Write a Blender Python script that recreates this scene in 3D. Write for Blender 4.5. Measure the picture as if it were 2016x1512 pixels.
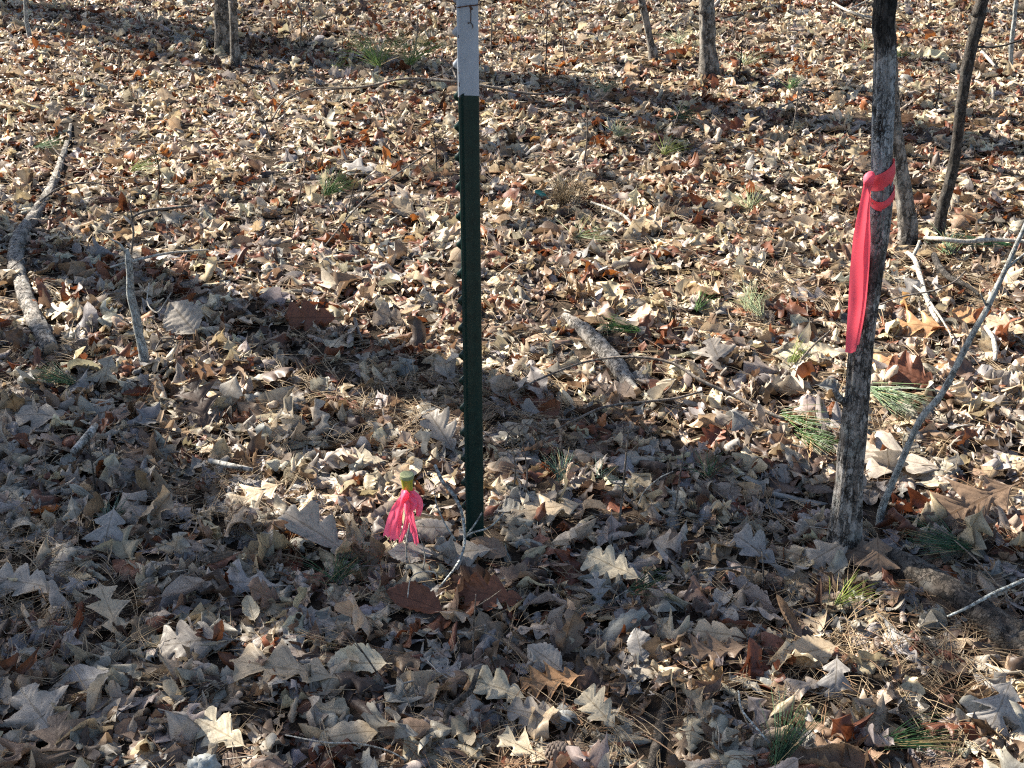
import bpy, math, random
import numpy as np
from mathutils import Vector

SC = bpy.context.scene
for _o in list(bpy.data.objects):
    bpy.data.objects.remove(_o)
R = math.radians
PI = math.pi

# ------------------------------------------------------------------ camera, sky, sun, exposure
CAM_H, PITCH, FPX = 1.69, R(27.0), 2796.0
cam = bpy.data.cameras.new("camera")
cam.sensor_width = 36.0
cam.lens = FPX / 2016 * 36.0
cam.clip_end = 500
cam.clip_start = 0.05
cam_o = bpy.data.objects.new("camera", cam)
cam_o.location = (0, 0, CAM_H)
cam_o.rotation_euler = (R(90) - PITCH, 0, 0)
SC.collection.objects.link(cam_o)
SC.camera = cam_o

SUN_EL = R(38.0)
SHX, SHY = math.cos(R(-32.0)), math.sin(R(-32.0))      # the way shadows fall on the ground
TAN_EL = math.tan(SUN_EL)
world = bpy.data.worlds.new("World")
SC.world = world
world.use_nodes = True
wn = world.node_tree
bg = next(n for n in wn.nodes if n.type == 'BACKGROUND')
sky = wn.nodes.new('ShaderNodeTexSky')
sky.sky_type = 'NISHITA'
sky.sun_disc = False
sky.sun_elevation = SUN_EL
sky.sun_rotation = math.atan2(-SHX, -SHY)
sky.air_density = 1.0
sky.dust_density = 1.0
sky.ozone_density = 1.0
wn.links.new(sky.outputs[0], bg.inputs[0])
bg.inputs[1].default_value = 0.055
sl = bpy.data.lights.new("sun", 'SUN')
sl.energy = 5.0
sl.angle = R(0.5)
sl.color = (1.0, 0.95, 0.84)
sun = bpy.data.objects.new("sun", sl)
sun.rotation_euler = Vector((SHX, SHY, -TAN_EL)).to_track_quat('-Z', 'Y').to_euler()
sun.location = (-8, 6, 9)
SC.collection.objects.link(sun)
SC.view_settings.view_transform = 'Standard'
SC.view_settings.look = 'None'
SC.view_settings.exposure = 2.28
SC.view_settings.gamma = 1.0
SC.render.film_transparent = False
try:
    SC.cycles.max_bounces = 8
    SC.cycles.use_denoising = False
    SC.render.filter_size = 1.1 if hasattr(SC.render, 'filter_size') else 1.5
    SC.cycles.pixel_filter_type = 'BLACKMAN_HARRIS'
    SC.cycles.filter_width = 1.2
    SC.cycles.use_denoising = False
except Exception:
    pass

# ------------------------------------------------------------------ picture <-> place
CP, SP = math.cos(PITCH), math.sin(PITCH)


def G(px, py, z=0.0):
    """point of the level z that the photograph shows at px, py"""
    xc, yc = (px - 1008) / FPX, (756 - py) / FPX
    dx, dy, dz = xc, CP + yc * SP, -SP + yc * CP
    t = (z - CAM_H) / dz
    return np.array([dx * t, dy * t, z])


def VY(px, py, y):
    """point at forward distance y"""
    xc, yc = (px - 1008) / FPX, (756 - py) / FPX
    dx, dy, dz = xc, CP + yc * SP, -SP + yc * CP
    t = y / dy
    return np.array([dx * t, y, CAM_H + dz * t])


def to_px(x, y, z):
    dep = y * CP - (z - CAM_H) * SP
    v = y * SP + (z - CAM_H) * CP
    return 1008 + FPX * x / dep, 756 - FPX * v / dep


def px_per_m(px, py):
    p = G(px, py)
    return FPX / (p[1] * CP + CAM_H * SP)


# ------------------------------------------------------------------ noise
_rs = np.random.RandomState(5)
_LAT = _rs.rand(64, 64, 64).astype(np.float32)


def vnoise(x, y, z=0.0):
    x, y = np.asarray(x, float), np.asarray(y, float)
    z = np.zeros_like(x) + z
    xi, yi, zi = np.floor(x).astype(int), np.floor(y).astype(int), np.floor(z).astype(int)
    fx, fy, fz = x - xi, y - yi, z - zi
    fx, fy, fz = fx * fx * (3 - 2 * fx), fy * fy * (3 - 2 * fy), fz * fz * (3 - 2 * fz)
    out = 0
    for a in (0, 1):
        for b in (0, 1):
            for c in (0, 1):
                w = (fx if a else 1 - fx) * (fy if b else 1 - fy) * (fz if c else 1 - fz)
                out = out + w * _LAT[(xi + a) & 63, (yi + b) & 63, (zi + c) & 63]
    return out


def fbm(x, y, z=0.0, octs=3):
    s, a, n = 0, 1.0, 0
    for k in range(octs):
        s = s + a * vnoise(np.asarray(x) * 2 ** k + 11.3 * k, np.asarray(y) * 2 ** k + 5.1 * k, np.asarray(z) * 2 ** k)
        n += a
        a *= 0.5
    return s / n


# ------------------------------------------------------------------ mesh helpers
def tag(o, label=None, cat=None, group=None, kind=None):
    if label:
        o['label'] = label
    if cat:
        o['category'] = cat
    if group:
        o['group'] = group
    if kind:
        o['kind'] = kind
    return o


def mesh_np(name, verts, faces_list, mat, parent=None, col=None, lv=None, smooth=True):
    """faces_list: list of (n,3) / (n,4) int arrays"""
    me = bpy.data.meshes.new(name)
    verts = np.asarray(verts, np.float32)
    me.vertices.add(len(verts))
    me.vertices.foreach_set('co', verts.ravel())
    loops = np.concatenate([f.ravel() for f in faces_list]).astype(np.int32)
    tot = np.concatenate([np.full(len(f), f.shape[1], np.int32) for f in faces_list])
    start = np.concatenate([[0], np.cumsum(tot)[:-1]]).astype(np.int32)
    me.loops.add(len(loops))
    me.loops.foreach_set('vertex_index', loops)
    me.polygons.add(len(tot))
    me.polygons.foreach_set('loop_start', start)
    me.polygons.foreach_set('loop_total', tot)
    if smooth:
        me.polygons.foreach_set('use_smooth', np.ones(len(tot), bool))
    if col is not None:
        a = me.attributes.new('col', 'FLOAT_COLOR', 'POINT')
        c = np.ones((len(verts), 4), np.float32)
        c[:, :3] = col
        a.data.foreach_set('color', c.ravel())
    if lv is not None:
        a = me.attributes.new('lv', 'FLOAT_VECTOR', 'POINT')
        a.data.foreach_set('vector', np.asarray(lv, np.float32).ravel())
    me.update(calc_edges=True)
    me.validate()
    me.materials.append(mat)
    o = bpy.data.objects.new(name, me)
    SC.collection.objects.link(o)
    if parent is not None:
        o.parent = parent
    return o


def empty(name, loc):
    o = bpy.data.objects.new(name, None)
    o.location = loc
    SC.collection.objects.link(o)
    return o


def catmull(pts, n):
    pts = np.asarray(pts, float)
    k = len(pts)
    if k == 2:
        t = np.linspace(0, 1, n)[:, None]
        return pts[0] * (1 - t) + pts[1] * t
    P = np.vstack([2 * pts[0] - pts[1], pts, 2 * pts[-1] - pts[-2]])
    seg = np.linalg.norm(np.diff(pts[:, :3], axis=0), axis=1)
    cum = np.concatenate([[0], np.cumsum(seg)]) / seg.sum()
    u = np.linspace(0, 1, n)
    i = np.clip(np.searchsorted(cum, u, 'right') - 1, 0, k - 2)
    t = ((u - cum[i]) / np.maximum(cum[i + 1] - cum[i], 1e-9))[:, None]
    p0, p1, p2, p3 = P[i], P[i + 1], P[i + 2], P[i + 3]
    return 0.5 * (2 * p1 + (p2 - p0) * t + (2 * p0 - 5 * p1 + 4 * p2 - p3) * t ** 2 + (3 * p1 - p0 - 3 * p2 + p3) * t ** 3)


def tube(path, sides=8, rough=0.0, rfreq=(3, 20), cap=True, jitter=0.0, seed=0, n=None, vgroove=0.0):
    """path rows: x, y, z, radius. Returns verts, [faces]"""
    path = np.asarray(path, float)
    P = catmull(path, n or max(6, len(path) * 5))
    c, r = P[:, :3], np.maximum(P[:, 3], 2e-4)
    d = np.gradient(c, axis=0)
    d /= np.linalg.norm(d, axis=1, keepdims=True) + 1e-12
    ref = np.array([0.31, 0.94, 0.13]) if abs(d[0][1]) < 0.8 else np.array([0.9, 0.1, 0.35])
    u = np.cross(d, ref)
    u /= np.linalg.norm(u, axis=1, keepdims=True)
    v = np.cross(d, u)
    th = np.linspace(0, 2 * PI, sides, endpoint=False)
    L = np.concatenate([[0], np.cumsum(np.linalg.norm(np.diff(c, axis=0), axis=1))])
    TH, LL = np.meshgrid(th, L)
    rr = np.repeat(r[:, None], sides, 1)
    if rough > 0:
        a, b = np.cos(TH) * rfreq[0] + 20 + seed * 3.7, np.sin(TH) * rfreq[0] + 20
        f = fbm(a, b, LL * rfreq[1] + seed, 3)
        big = fbm(a * 0.3, b * 0.3, LL * rfreq[1] * 0.18 + seed, 2)
        rr = rr * (1 + rough * ((f - 0.5) * 1.6 + (big - 0.5) * 1.2))
        if vgroove > 0:
            g = np.abs(fbm(a * 1.7 + 7, b * 1.7, LL * rfreq[1] * 0.45 + seed + 9, 2) - 0.5)
            rr = rr * (1 - vgroove * np.exp(-(g / 0.045) ** 2))
    V = c[:, None, :] + rr[..., None] * (np.cos(TH)[..., None] * u[:, None, :] + np.sin(TH)[..., None] * v[:, None, :])
    m = len(c)
    V = V.reshape(-1, 3)
    i = np.arange(m - 1)[:, None] * sides
    j = np.arange(sides)[None, :]
    j2 = (j + 1) % sides
    F = np.stack([i + j, i + j2, i + sides + j2, i + sides + j], -1).reshape(-1, 4)
    fl = [F]
    if cap:
        nv = len(V)
        V = np.vstack([V, c[0] - d[0] * r[0] * 0.05, c[-1] + d[-1] * r[-1] * 0.2])
        jj = np.arange(sides)
        fl.append(np.stack([np.full(sides, nv), (jj + 1) % sides, jj], -1))
        b0 = (m - 1) * sides
        fl.append(np.stack([np.full(sides, nv + 1), b0 + jj, b0 + (jj + 1) % sides], -1))
    return V, fl


class MB:
    def __init__(self):
        self.v, self.f3, self.f4, self.n, self.c, self.l = [], [], [], 0, [], []

    def add(self, V, fl, col=None, lv=None):
        self.v.append(np.asarray(V))
        for f in fl:
            (self.f3 if f.shape[1] == 3 else self.f4).append(f + self.n)
        self.n += len(V)
        if col is not None:
            self.c.append(np.broadcast_to(np.asarray(col, np.float32), (len(V), 3)))
        if lv is not None:
            self.l.append(lv)
        return self

    def build(self, name, mat, parent=None, smooth=True):
        fl = [np.concatenate(a) for a in (self.f4, self.f3) if a]
        return mesh_np(name, np.concatenate(self.v), fl, mat, parent,
                       np.concatenate(self.c) if self.c else None, np.concatenate(self.l) if self.l else None, smooth)


def box(x0, x1, y0, y1, z0, z1):
    V = np.array([[x, y, z] for z in (z0, z1) for y in (y0, y1) for x in (x0, x1)], float)
    F = np.array([[0, 2, 3, 1], [4, 5, 7, 6], [0, 1, 5, 4], [2, 6, 7, 3], [0, 4, 6, 2], [1, 3, 7, 5]])
    return V, [F]


# ------------------------------------------------------------------ materials
def mat(name):
    m = bpy.data.materials.new(name)
    m.use_nodes = True
    nt = m.node_tree
    for n in list(nt.nodes):
        nt.nodes.remove(n)
    out = nt.nodes.new('ShaderNodeOutputMaterial')
    return m, nt, out


def N(nt, typ, **kw):
    n = nt.nodes.new(typ)
    for k, v in kw.items():
        if k.startswith('i_'):
            n.inputs[k[2:].replace('_', ' ')].default_value = v
        else:
            setattr(n, k, v)
    return n


def ramp(nt, stops):
    n = nt.nodes.new('ShaderNodeValToRGB')
    el = n.color_ramp.elements
    while len(el) < len(stops):
        el.new(0.5)
    for e, (p, c) in zip(el, stops):
        e.position = p
        e.color = (*c, 1) if len(c) == 3 else c
    return n


def mixc(nt, a, b, fac, mode='MIX'):
    n = nt.nodes.new('ShaderNodeMix')
    n.data_type = 'RGBA'
    n.blend_type = mode
    for sock, v in ((n.inputs['Factor'], fac), (n.inputs['A'], a), (n.inputs['B'], b)):
        pass
    fs = [s for s in n.inputs if s.name == 'Factor' and s.type == 'VALUE'][0]
    As = [s for s in n.inputs if s.name == 'A' and s.type == 'RGBA'][0]
    Bs = [s for s in n.inputs if s.name == 'B' and s.type == 'RGBA'][0]
    for s, v in ((fs, fac), (As, a), (Bs, b)):
        if hasattr(v, 'is_output') or isinstance(v, bpy.types.NodeSocket):
            nt.links.new(v, s)
        elif s is fs:
            s.default_value = v
        else:
            s.default_value = (*v, 1)
    return [s for s in n.outputs if s.type == 'RGBA'][0]


def math_n(nt, op, a, b=None, clamp=False):
    n = nt.nodes.new('ShaderNodeMath')
    n.operation = op
    n.use_clamp = clamp
    for s, v in zip(n.inputs, (a, b)):
        if v is None:
            continue
        if isinstance(v, bpy.types.NodeSocket):
            nt.links.new(v, s)
        else:
            s.default_value = v
    return n.outputs[0]


def leaf_material():
    m, nt, out = mat("dry_leaf")
    L = nt.links.new
    col = N(nt, 'ShaderNodeAttribute', attribute_name='col')
    lv = N(nt, 'ShaderNodeAttribute', attribute_name='lv')
    sep = N(nt, 'ShaderNodeSeparateXYZ')
    L(lv.outputs['Vector'], sep.inputs[0])
    t, s, rnd = sep.outputs
    sa = math_n(nt, 'ABSOLUTE', s)
    # side veins: lines of constant t - 0.25|s|
    ph = math_n(nt, 'MULTIPLY', math_n(nt, 'SUBTRACT', t, math_n(nt, 'MULTIPLY', sa, 0.22)), 8.0)
    fr = math_n(nt, 'ABSOLUTE', math_n(nt, 'SUBTRACT', math_n(nt, 'FRACT', ph), 0.5))
    vein = math_n(nt, 'LESS_THAN', fr, 0.045)
    mid = math_n(nt, 'LESS_THAN', sa, 0.05)
    v = math_n(nt, 'MAXIMUM', math_n(nt, 'MULTIPLY', vein, 0.45), math_n(nt, 'MULTIPLY', mid, 0.9))
    tc = N(nt, 'ShaderNodeTexCoord')
    noise = N(nt, 'ShaderNodeTexNoise', i_Scale=55.0, i_Detail=5.0, i_Roughness=0.65)
    L(tc.outputs['Object'], noise.inputs['Vector'])
    n2 = N(nt, 'ShaderNodeTexNoise', i_Scale=400.0, i_Detail=2.0)
    L(tc.outputs['Object'], n2.inputs['Vector'])
    rp = ramp(nt, [(0.28, (0.5, 0.47, 0.45)), (0.5, (0.95, 0.94, 0.92)), (0.72, (1.25, 1.22, 1.18))])
    L(noise.outputs['Fac'], rp.inputs[0])
    c1 = mixc(nt, col.outputs['Color'], rp.outputs[0], 0.75, 'MULTIPLY')
    rp2 = ramp(nt, [(0.3, (0.8, 0.79, 0.77)), (0.7, (1.12, 1.12, 1.12))])
    L(n2.outputs['Fac'], rp2.inputs[0])
    c2 = mixc(nt, c1, rp2.outputs[0], 0.8, 'MULTIPLY')
    # small dark specks of decay
    vo = N(nt, 'ShaderNodeTexVoronoi', i_Scale=90.0)
    L(tc.outputs['Object'], vo.inputs['Vector'])
    spk = math_n(nt, 'MULTIPLY', math_n(nt, 'LESS_THAN', vo.outputs['Distance'], 0.13), 0.6)
    c3 = mixc(nt, c2, (0.05, 0.035, 0.025), spk)
    c4 = mixc(nt, c3, mixc(nt, c3, (0.62, 0.58, 0.52), 1.0, 'MULTIPLY'), v)
    pr = N(nt, 'ShaderNodeBsdfPrincipled', i_Roughness=0.5)
    pr.inputs['Specular IOR Level'].default_value = 0.38
    L(c4, pr.inputs['Base Color'])
    bmp = N(nt, 'ShaderNodeBump', i_Strength=0.45, i_Distance=0.0015)
    h = math_n(nt, 'ADD', noise.outputs['Fac'], math_n(nt, 'MULTIPLY', v, 0.5))
    L(h, bmp.inputs['Height'])
    L(bmp.outputs[0], pr.inputs['Normal'])
    tr = N(nt, 'ShaderNodeBsdfTranslucent')
    hs = N(nt, 'ShaderNodeHueSaturation', i_Saturation=1.08, i_Value=0.95)
    L(c4, hs.inputs['Color'])
    L(hs.outputs[0], tr.inputs[0])
    mx = N(nt, 'ShaderNodeMixShader')
    mx.inputs[0].default_value = 0.27
    L(pr.outputs[0], mx.inputs[1])
    L(tr.outputs[0], mx.inputs[2])
    L(mx.outputs[0], out.inputs[0])
    return m


def needle_material(name, sat=1.0, trans=0.25, rough=0.45):
    m, nt, out = mat(name)
    L = nt.links.new
    col = N(nt, 'ShaderNodeAttribute', attribute_name='col')
    pr = N(nt, 'ShaderNodeBsdfPrincipled', i_Roughness=rough)
    pr.inputs['Specular IOR Level'].default_value = 0.4
    L(col.outputs['Color'], pr.inputs['Base Color'])
    tr = N(nt, 'ShaderNodeBsdfTranslucent')
    L(col.outputs['Color'], tr.inputs[0])
    mx = N(nt, 'ShaderNodeMixShader')
    mx.inputs[0].default_value = trans
    L(pr.outputs[0], mx.inputs[1])
    L(tr.outputs[0], mx.inputs[2])
    L(mx.outputs[0], out.inputs[0])
    return m


def bark_material(name, dark, plate, pale, lichen=0.35, scale=1.0, patches=False):
    m, nt, out = mat(name)
    L = nt.links.new
    tc = N(nt, 'ShaderNodeTexCoord')
    mp = N(nt, 'ShaderNodeMapping')
    mp.inputs['Scale'].default_value = (1, 1, 0.55)
    L(tc.outputs['Object'], mp.inputs[0])
    wob = N(nt, 'ShaderNodeTexNoise', i_Scale=70.0 * scale, i_Detail=5.0, i_Roughness=0.7)
    L(mp.outputs[0], wob.inputs['Vector'])
    wv = N(nt, 'ShaderNodeVectorMath', operation='SCALE')
    L(wob.outputs['Color'], wv.inputs[0])
    wv.inputs['Scale'].default_value = 0.035 / scale
    ad = N(nt, 'ShaderNodeVectorMath', operation='ADD')
    L(mp.outputs[0], ad.inputs[0])
    L(wv.outputs[0], ad.inputs[1])
    vo = N(nt, 'ShaderNodeTexVoronoi', feature='DISTANCE_TO_EDGE', i_Scale=95.0 * scale)
    L(ad.outputs[0], vo.inputs['Vector'])
    vc = N(nt, 'ShaderNodeTexVoronoi', i_Scale=95.0 * scale)
    L(ad.outputs[0], vc.inputs['Vector'])
    n1 = N(nt, 'ShaderNodeTexNoise', i_Scale=120.0 * scale, i_Detail=8.0, i_Roughness=0.75)
    L(mp.outputs[0], n1.inputs['Vector'])
    n3 = N(nt, 'ShaderNodeTexNoise', i_Scale=45.0 * scale, i_Detail=3.0)
    L(mp.outputs[0], n3.inputs['Vector'])
    ed = math_n(nt, 'ADD', vo.outputs['Distance'], math_n(nt, 'MULTIPLY', math_n(nt, 'SUBTRACT', n3.outputs['Fac'], 0.41), 0.8))
    crack = ramp(nt, [(0.0, (0, 0, 0)), (0.10, (0.6, 0.6, 0.6)), (0.2, (1, 1, 1))])
    L(ed, crack.inputs[0])
    base = mixc(nt, plate, pale, N_fac(nt, vc.outputs['Color']))
    rp = ramp(nt, [(0.3, (0.55, 0.55, 0.55)), (0.7, (1.25, 1.25, 1.25))])
    L(n1.outputs['Fac'], rp.inputs[0])
    base = mixc(nt, base, rp.outputs[0], 0.9, 'MULTIPLY')
    nl = N(nt, 'ShaderNodeTexNoise', i_Scale=22.0 * scale, i_Detail=4.0, i_Roughness=0.6)
    L(tc.outputs['Object'], nl.inputs['Vector'])
    lm = ramp(nt, [(0.52, (0, 0, 0)), (0.66, (1, 1, 1))])
    L(nl.outputs['Fac'], lm.inputs[0])
    base = mixc(nt, base, (0.30, 0.32, 0.30), math_n(nt, 'MULTIPLY', lm.outputs[0], lichen))
    if patches:     # wet-black and pale lichen zones up the stem, each with its own edge
        sz = N(nt, 'ShaderNodeSeparateXYZ')
        L(tc.outputs['Object'], sz.inputs[0])
        nz = N(nt, 'ShaderNodeTexNoise', i_Scale=14.0, i_Detail=4.0)
        L(tc.outputs['Object'], nz.inputs['Vector'])
        zz = math_n(nt, 'ADD', sz.outputs[2], math_n(nt, 'MULTIPLY', math_n(nt, 'SUBTRACT', nz.outputs['Fac'], 0.5), 0.22))

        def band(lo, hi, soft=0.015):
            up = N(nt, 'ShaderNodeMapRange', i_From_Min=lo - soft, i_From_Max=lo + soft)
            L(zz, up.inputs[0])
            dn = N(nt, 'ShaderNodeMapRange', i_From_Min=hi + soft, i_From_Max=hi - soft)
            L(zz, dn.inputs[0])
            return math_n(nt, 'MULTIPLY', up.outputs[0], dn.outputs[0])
        nb = N(nt, 'ShaderNodeTexNoise', i_Scale=9.0, i_Detail=6.0, i_Roughness=0.7)
        L(tc.outputs['Object'], nb.inputs['Vector'])
        nbr = ramp(nt, [(0.40, (0, 0, 0)), (0.56, (1, 1, 1))])
        L(nb.outputs['Fac'], nbr.inputs[0])
        base = mixc(nt, base, (0.30, 0.32, 0.33), math_n(nt, 'MULTIPLY', math_n(nt, 'MULTIPLY', band(0.72, 1.07), nbr.outputs[0]), 0.75))
    fin = mixc(nt, dark, base, crack.outputs[0])
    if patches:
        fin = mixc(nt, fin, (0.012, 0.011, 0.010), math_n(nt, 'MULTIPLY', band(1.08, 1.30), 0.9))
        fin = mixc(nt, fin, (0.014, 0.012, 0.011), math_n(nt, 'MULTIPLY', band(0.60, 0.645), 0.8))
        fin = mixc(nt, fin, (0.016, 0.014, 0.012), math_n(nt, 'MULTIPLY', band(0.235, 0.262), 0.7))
    pr = N(nt, 'ShaderNodeBsdfPrincipled', i_Roughness=0.85)
    pr.inputs['Specular IOR Level'].default_value = 0.25
    L(fin, pr.inputs['Base Color'])
    b1 = N(nt, 'ShaderNodeBump', i_Strength=0.9, i_Distance=0.004 / scale)
    hh = math_n(nt, 'ADD', crack.outputs[0], math_n(nt, 'MULTIPLY', n1.outputs['Fac'], 0.5))
    L(hh, b1.inputs['Height'])
    L(b1.outputs[0], pr.inputs['Normal'])
    L(pr.outputs[0], out.inputs[0])
    return m


def N_fac(nt, colsock):
    n = nt.nodes.new('ShaderNodeRGBToBW')
    # soft plate to plate change
    nt.links.new(colsock, n.inputs[0])
    r = ramp(nt, [(0.3, (0, 0, 0)), (0.75, (1, 1, 1))])
    nt.links.new(n.outputs[0], r.inputs[0])
    return r.outputs[0]


def simple_material(name, col, rough=0.6, spec=0.3, trans=0.0, noise=0.0, nscale=60, metal=0.0, tcol=None, bump=0.0, scuff=None):
    m, nt, out = mat(name)
    L = nt.links.new
    pr = N(nt, 'ShaderNodeBsdfPrincipled', i_Roughness=rough)
    pr.inputs['Specular IOR Level'].default_value = spec
    pr.inputs['Metallic'].default_value = metal
    tc = N(nt, 'ShaderNodeTexCoord')
    no = N(nt, 'ShaderNodeTexNoise', i_Scale=float(nscale), i_Detail=5.0, i_Roughness=0.65)
    L(tc.outputs['Object'], no.inputs['Vector'])
    rp = ramp(nt, [(0.3, (1 - noise,) * 3), (0.7, (1 + noise * 0.6,) * 3)])
    L(no.outputs['Fac'], rp.inputs[0])
    c = mixc(nt, col, rp.outputs[0], 1.0, 'MULTIPLY')
    if scuff:
        mp = N(nt, 'ShaderNodeMapping')
        mp.inputs['Scale'].default_value = (1, 1, 0.25)
        L(tc.outputs['Object'], mp.inputs[0])
        ns = N(nt, 'ShaderNodeTexNoise', i_Scale=260.0, i_Detail=4.0, i_Roughness=0.7)
        L(mp.outputs[0], ns.inputs['Vector'])
        sr = ramp(nt, [(0.63, (0, 0, 0)), (0.70, (1, 1, 1))])
        L(ns.outputs['Fac'], sr.inputs[0])
        c = mixc(nt, c, scuff, math_n(nt, 'MULTIPLY', sr.outputs[0], 0.6))
    L(c, pr.inputs['Base Color'])
    if bump:
        b = N(nt, 'ShaderNodeBump', i_Strength=bump, i_Distance=0.002)
        L(no.outputs['Fac'], b.inputs['Height'])
        L(b.outputs[0], pr.inputs['Normal'])
    if trans:
        tr = N(nt, 'ShaderNodeBsdfTranslucent')
        tr.inputs[0].default_value = (*(tcol or col), 1)
        mx = N(nt, 'ShaderNodeMixShader')
        mx.inputs[0].default_value = trans
        L(pr.outputs[0], mx.inputs[1])
        L(tr.outputs[0], mx.inputs[2])
        L(mx.outputs[0], out.inputs[0])
    else:
        L(pr.outputs[0], out.inputs[0])
    return m


def ground_material():
    m, nt, out = mat("forest_soil")
    L = nt.links.new
    tc = N(nt, 'ShaderNodeTexCoord')
    v = N(nt, 'ShaderNodeTexVoronoi', i_Scale=16.0)
    L(tc.outputs['Object'], v.inputs['Vector'])
    n1 = N(nt, 'ShaderNodeTexNoise', i_Scale=30.0, i_Detail=8.0, i_Roughness=0.7)
    L(tc.outputs['Object'], n1.inputs['Vector'])
    sp = N(nt, 'ShaderNodeSeparateXYZ')
    L(v.outputs['Color'], sp.inputs[0])
    rp = ramp(nt, [(0.0, (0.022, 0.016, 0.011)), (0.4, (0.04, 0.028, 0.019)), (0.7, (0.065, 0.046, 0.032)), (1.0, (0.09, 0.065, 0.047))])
    L(sp.outputs[0], rp.inputs[0])
    r2 = ramp(nt, [(0.3, (0.4, 0.38, 0.36)), (0.7, (1.1, 1.1, 1.1))])
    L(n1.outputs['Fac'], r2.inputs[0])
    c = mixc(nt, rp.outputs[0], r2.outputs[0], 1.0, 'MULTIPLY')
    pr = N(nt, 'ShaderNodeBsdfPrincipled', i_Roughness=0.95)
    pr.inputs['Specular IOR Level'].default_value = 0.1
    L(c, pr.inputs['Base Color'])
    b = N(nt, 'ShaderNodeBump', i_Strength=1.0, i_Distance=0.02)
    L(n1.outputs['Fac'], b.inputs['Height'])
    L(b.outputs[0], pr.inputs['Normal'])
    L(pr.outputs[0], out.inputs[0])
    return m


M_LEAF = leaf_material()
M_DRYN = needle_material("dry_needle", trans=0.2, rough=0.5)
M_GREEN = needle_material("green_needle", trans=0.3, rough=0.35)
M_BARK = bark_material("grey_brown_bark", (0.016, 0.013, 0.011), (0.125, 0.108, 0.095), (0.28, 0.255, 0.235), 0.4, 1.0, True)
M_BARK2 = bark_material("oak_bark", (0.03, 0.025, 0.02), (0.13, 0.108, 0.088), (0.24, 0.21, 0.18), 0.25, 0.8)
M_BARKD = bark_material("dark_bark", (0.010, 0.008, 0.007), (0.032, 0.026, 0.021), (0.075, 0.062, 0.052), 0.12, 1.4)
M_BARKG = bark_material("smooth_grey_bark", (0.10, 0.097, 0.09), (0.25, 0.25, 0.235), (0.37, 0.375, 0.35), 0.4, 2.2)
M_LOG = bark_material("pale_log_bark", (0.022, 0.018, 0.015), (0.25, 0.22, 0.19), (0.42, 0.38, 0.34), 0.4, 1.2)
M_LOGB = bark_material("grey_branch_bark", (0.018, 0.015, 0.012), (0.17, 0.145, 0.122), (0.30, 0.265, 0.23), 0.25, 1.5)
M_LOGD = bark_material("rotten_log_bark", (0.012, 0.010, 0.008), (0.05, 0.038, 0.029), (0.10, 0.08, 0.063), 0.12, 1.0)
M_STICK = bark_material("pale_stick", (0.14, 0.12, 0.10), (0.34, 0.30, 0.25), (0.50, 0.45, 0.38), 0.3, 3.0)
M_TWIG = bark_material("brown_twig", (0.035, 0.026, 0.02), (0.11, 0.085, 0.066), (0.22, 0.18, 0.15), 0.2, 3.0)
M_TWIGL = bark_material("lichen_twig", (0.06, 0.055, 0.05), (0.19, 0.185, 0.17), (0.42, 0.45, 0.43), 0.75, 3.0)
M_WOOD = simple_material("broken_wood", (0.26, 0.185, 0.12), 0.8, 0.2, noise=0.4, nscale=120, bump=0.6)
M_GROUND = ground_material()
M_PGREEN = simple_material("green_post_paint", (0.0045, 0.022, 0.0175), 0.42, 0.35, noise=0.35, nscale=60, bump=0.12, scuff=(0.05, 0.075, 0.06))
M_PWHITE = simple_material("white_post_paint", (0.32, 0.34, 0.37), 0.5, 0.35, noise=0.12, nscale=45, bump=0.12, scuff=(0.16, 0.14, 0.12))
M_RUST = simple_material("rusty_wire", (0.075, 0.035, 0.02), 0.85, 0.2, noise=0.5, nscale=300)
M_RIB = simple_material("coral_pink_flagging", (0.62, 0.105, 0.15), 0.6, 0.25, 0.26, 0.05, 60, tcol=(0.9, 0.10, 0.13), bump=0.06)
M_RIBW = simple_material("coral_red_flagging", (0.72, 0.085, 0.10), 0.55, 0.3, 0.2, 0.08, 90, tcol=(0.9, 0.1, 0.1), bump=0.2)
M_RIB2 = simple_material("hot_pink_flagging", (1.0, 0.15, 0.25), 0.42, 0.4, 0.38, 0.05, 150, tcol=(1.0, 0.14, 0.22), bump=0.15)
M_CAP = simple_material("olive_yellow_cap", (0.34, 0.31, 0.035), 0.45, 0.4, noise=0.25, nscale=140)
M_CAPT = simple_material("faded_cap_top", (0.25, 0.255, 0.12), 0.6, 0.3, noise=0.4, nscale=200)  # cap top, greyer and less yellow than the cap sides
M_CONE = simple_material("pine_cone_scale", (0.17, 0.125, 0.095), 0.75, 0.25, noise=0.4, nscale=200)
M_CONED = simple_material("dark_pine_cone_scale", (0.045, 0.032, 0.025), 0.75, 0.25, noise=0.4, nscale=200)
M_LICH = simple_material("pale_lichen_stone", (0.30, 0.30, 0.28), 0.9, 0.15, noise=0.55, nscale=90, bump=1.0)
M_TEAL = simple_material("teal_plastic", (0.02, 0.17, 0.11), 0.35, 0.5, noise=0.2, nscale=90)
M_CROWN = simple_material("canopy_foliage", (0.06, 0.07, 0.025), 0.6, 0.3, 0.0, noise=0.3, nscale=8)

# ------------------------------------------------------------------ the ground sheet
GX0, GX1, GY0, GY1 = -6.0, 6.0, 0.2, 11.5


def soil(x, y):
    return -0.040 + 0.022 * (fbm(np.asarray(x) * 1.9 + 40, np.asarray(y) * 1.9 + 40, 0, 3) - 0.5) * 2


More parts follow.
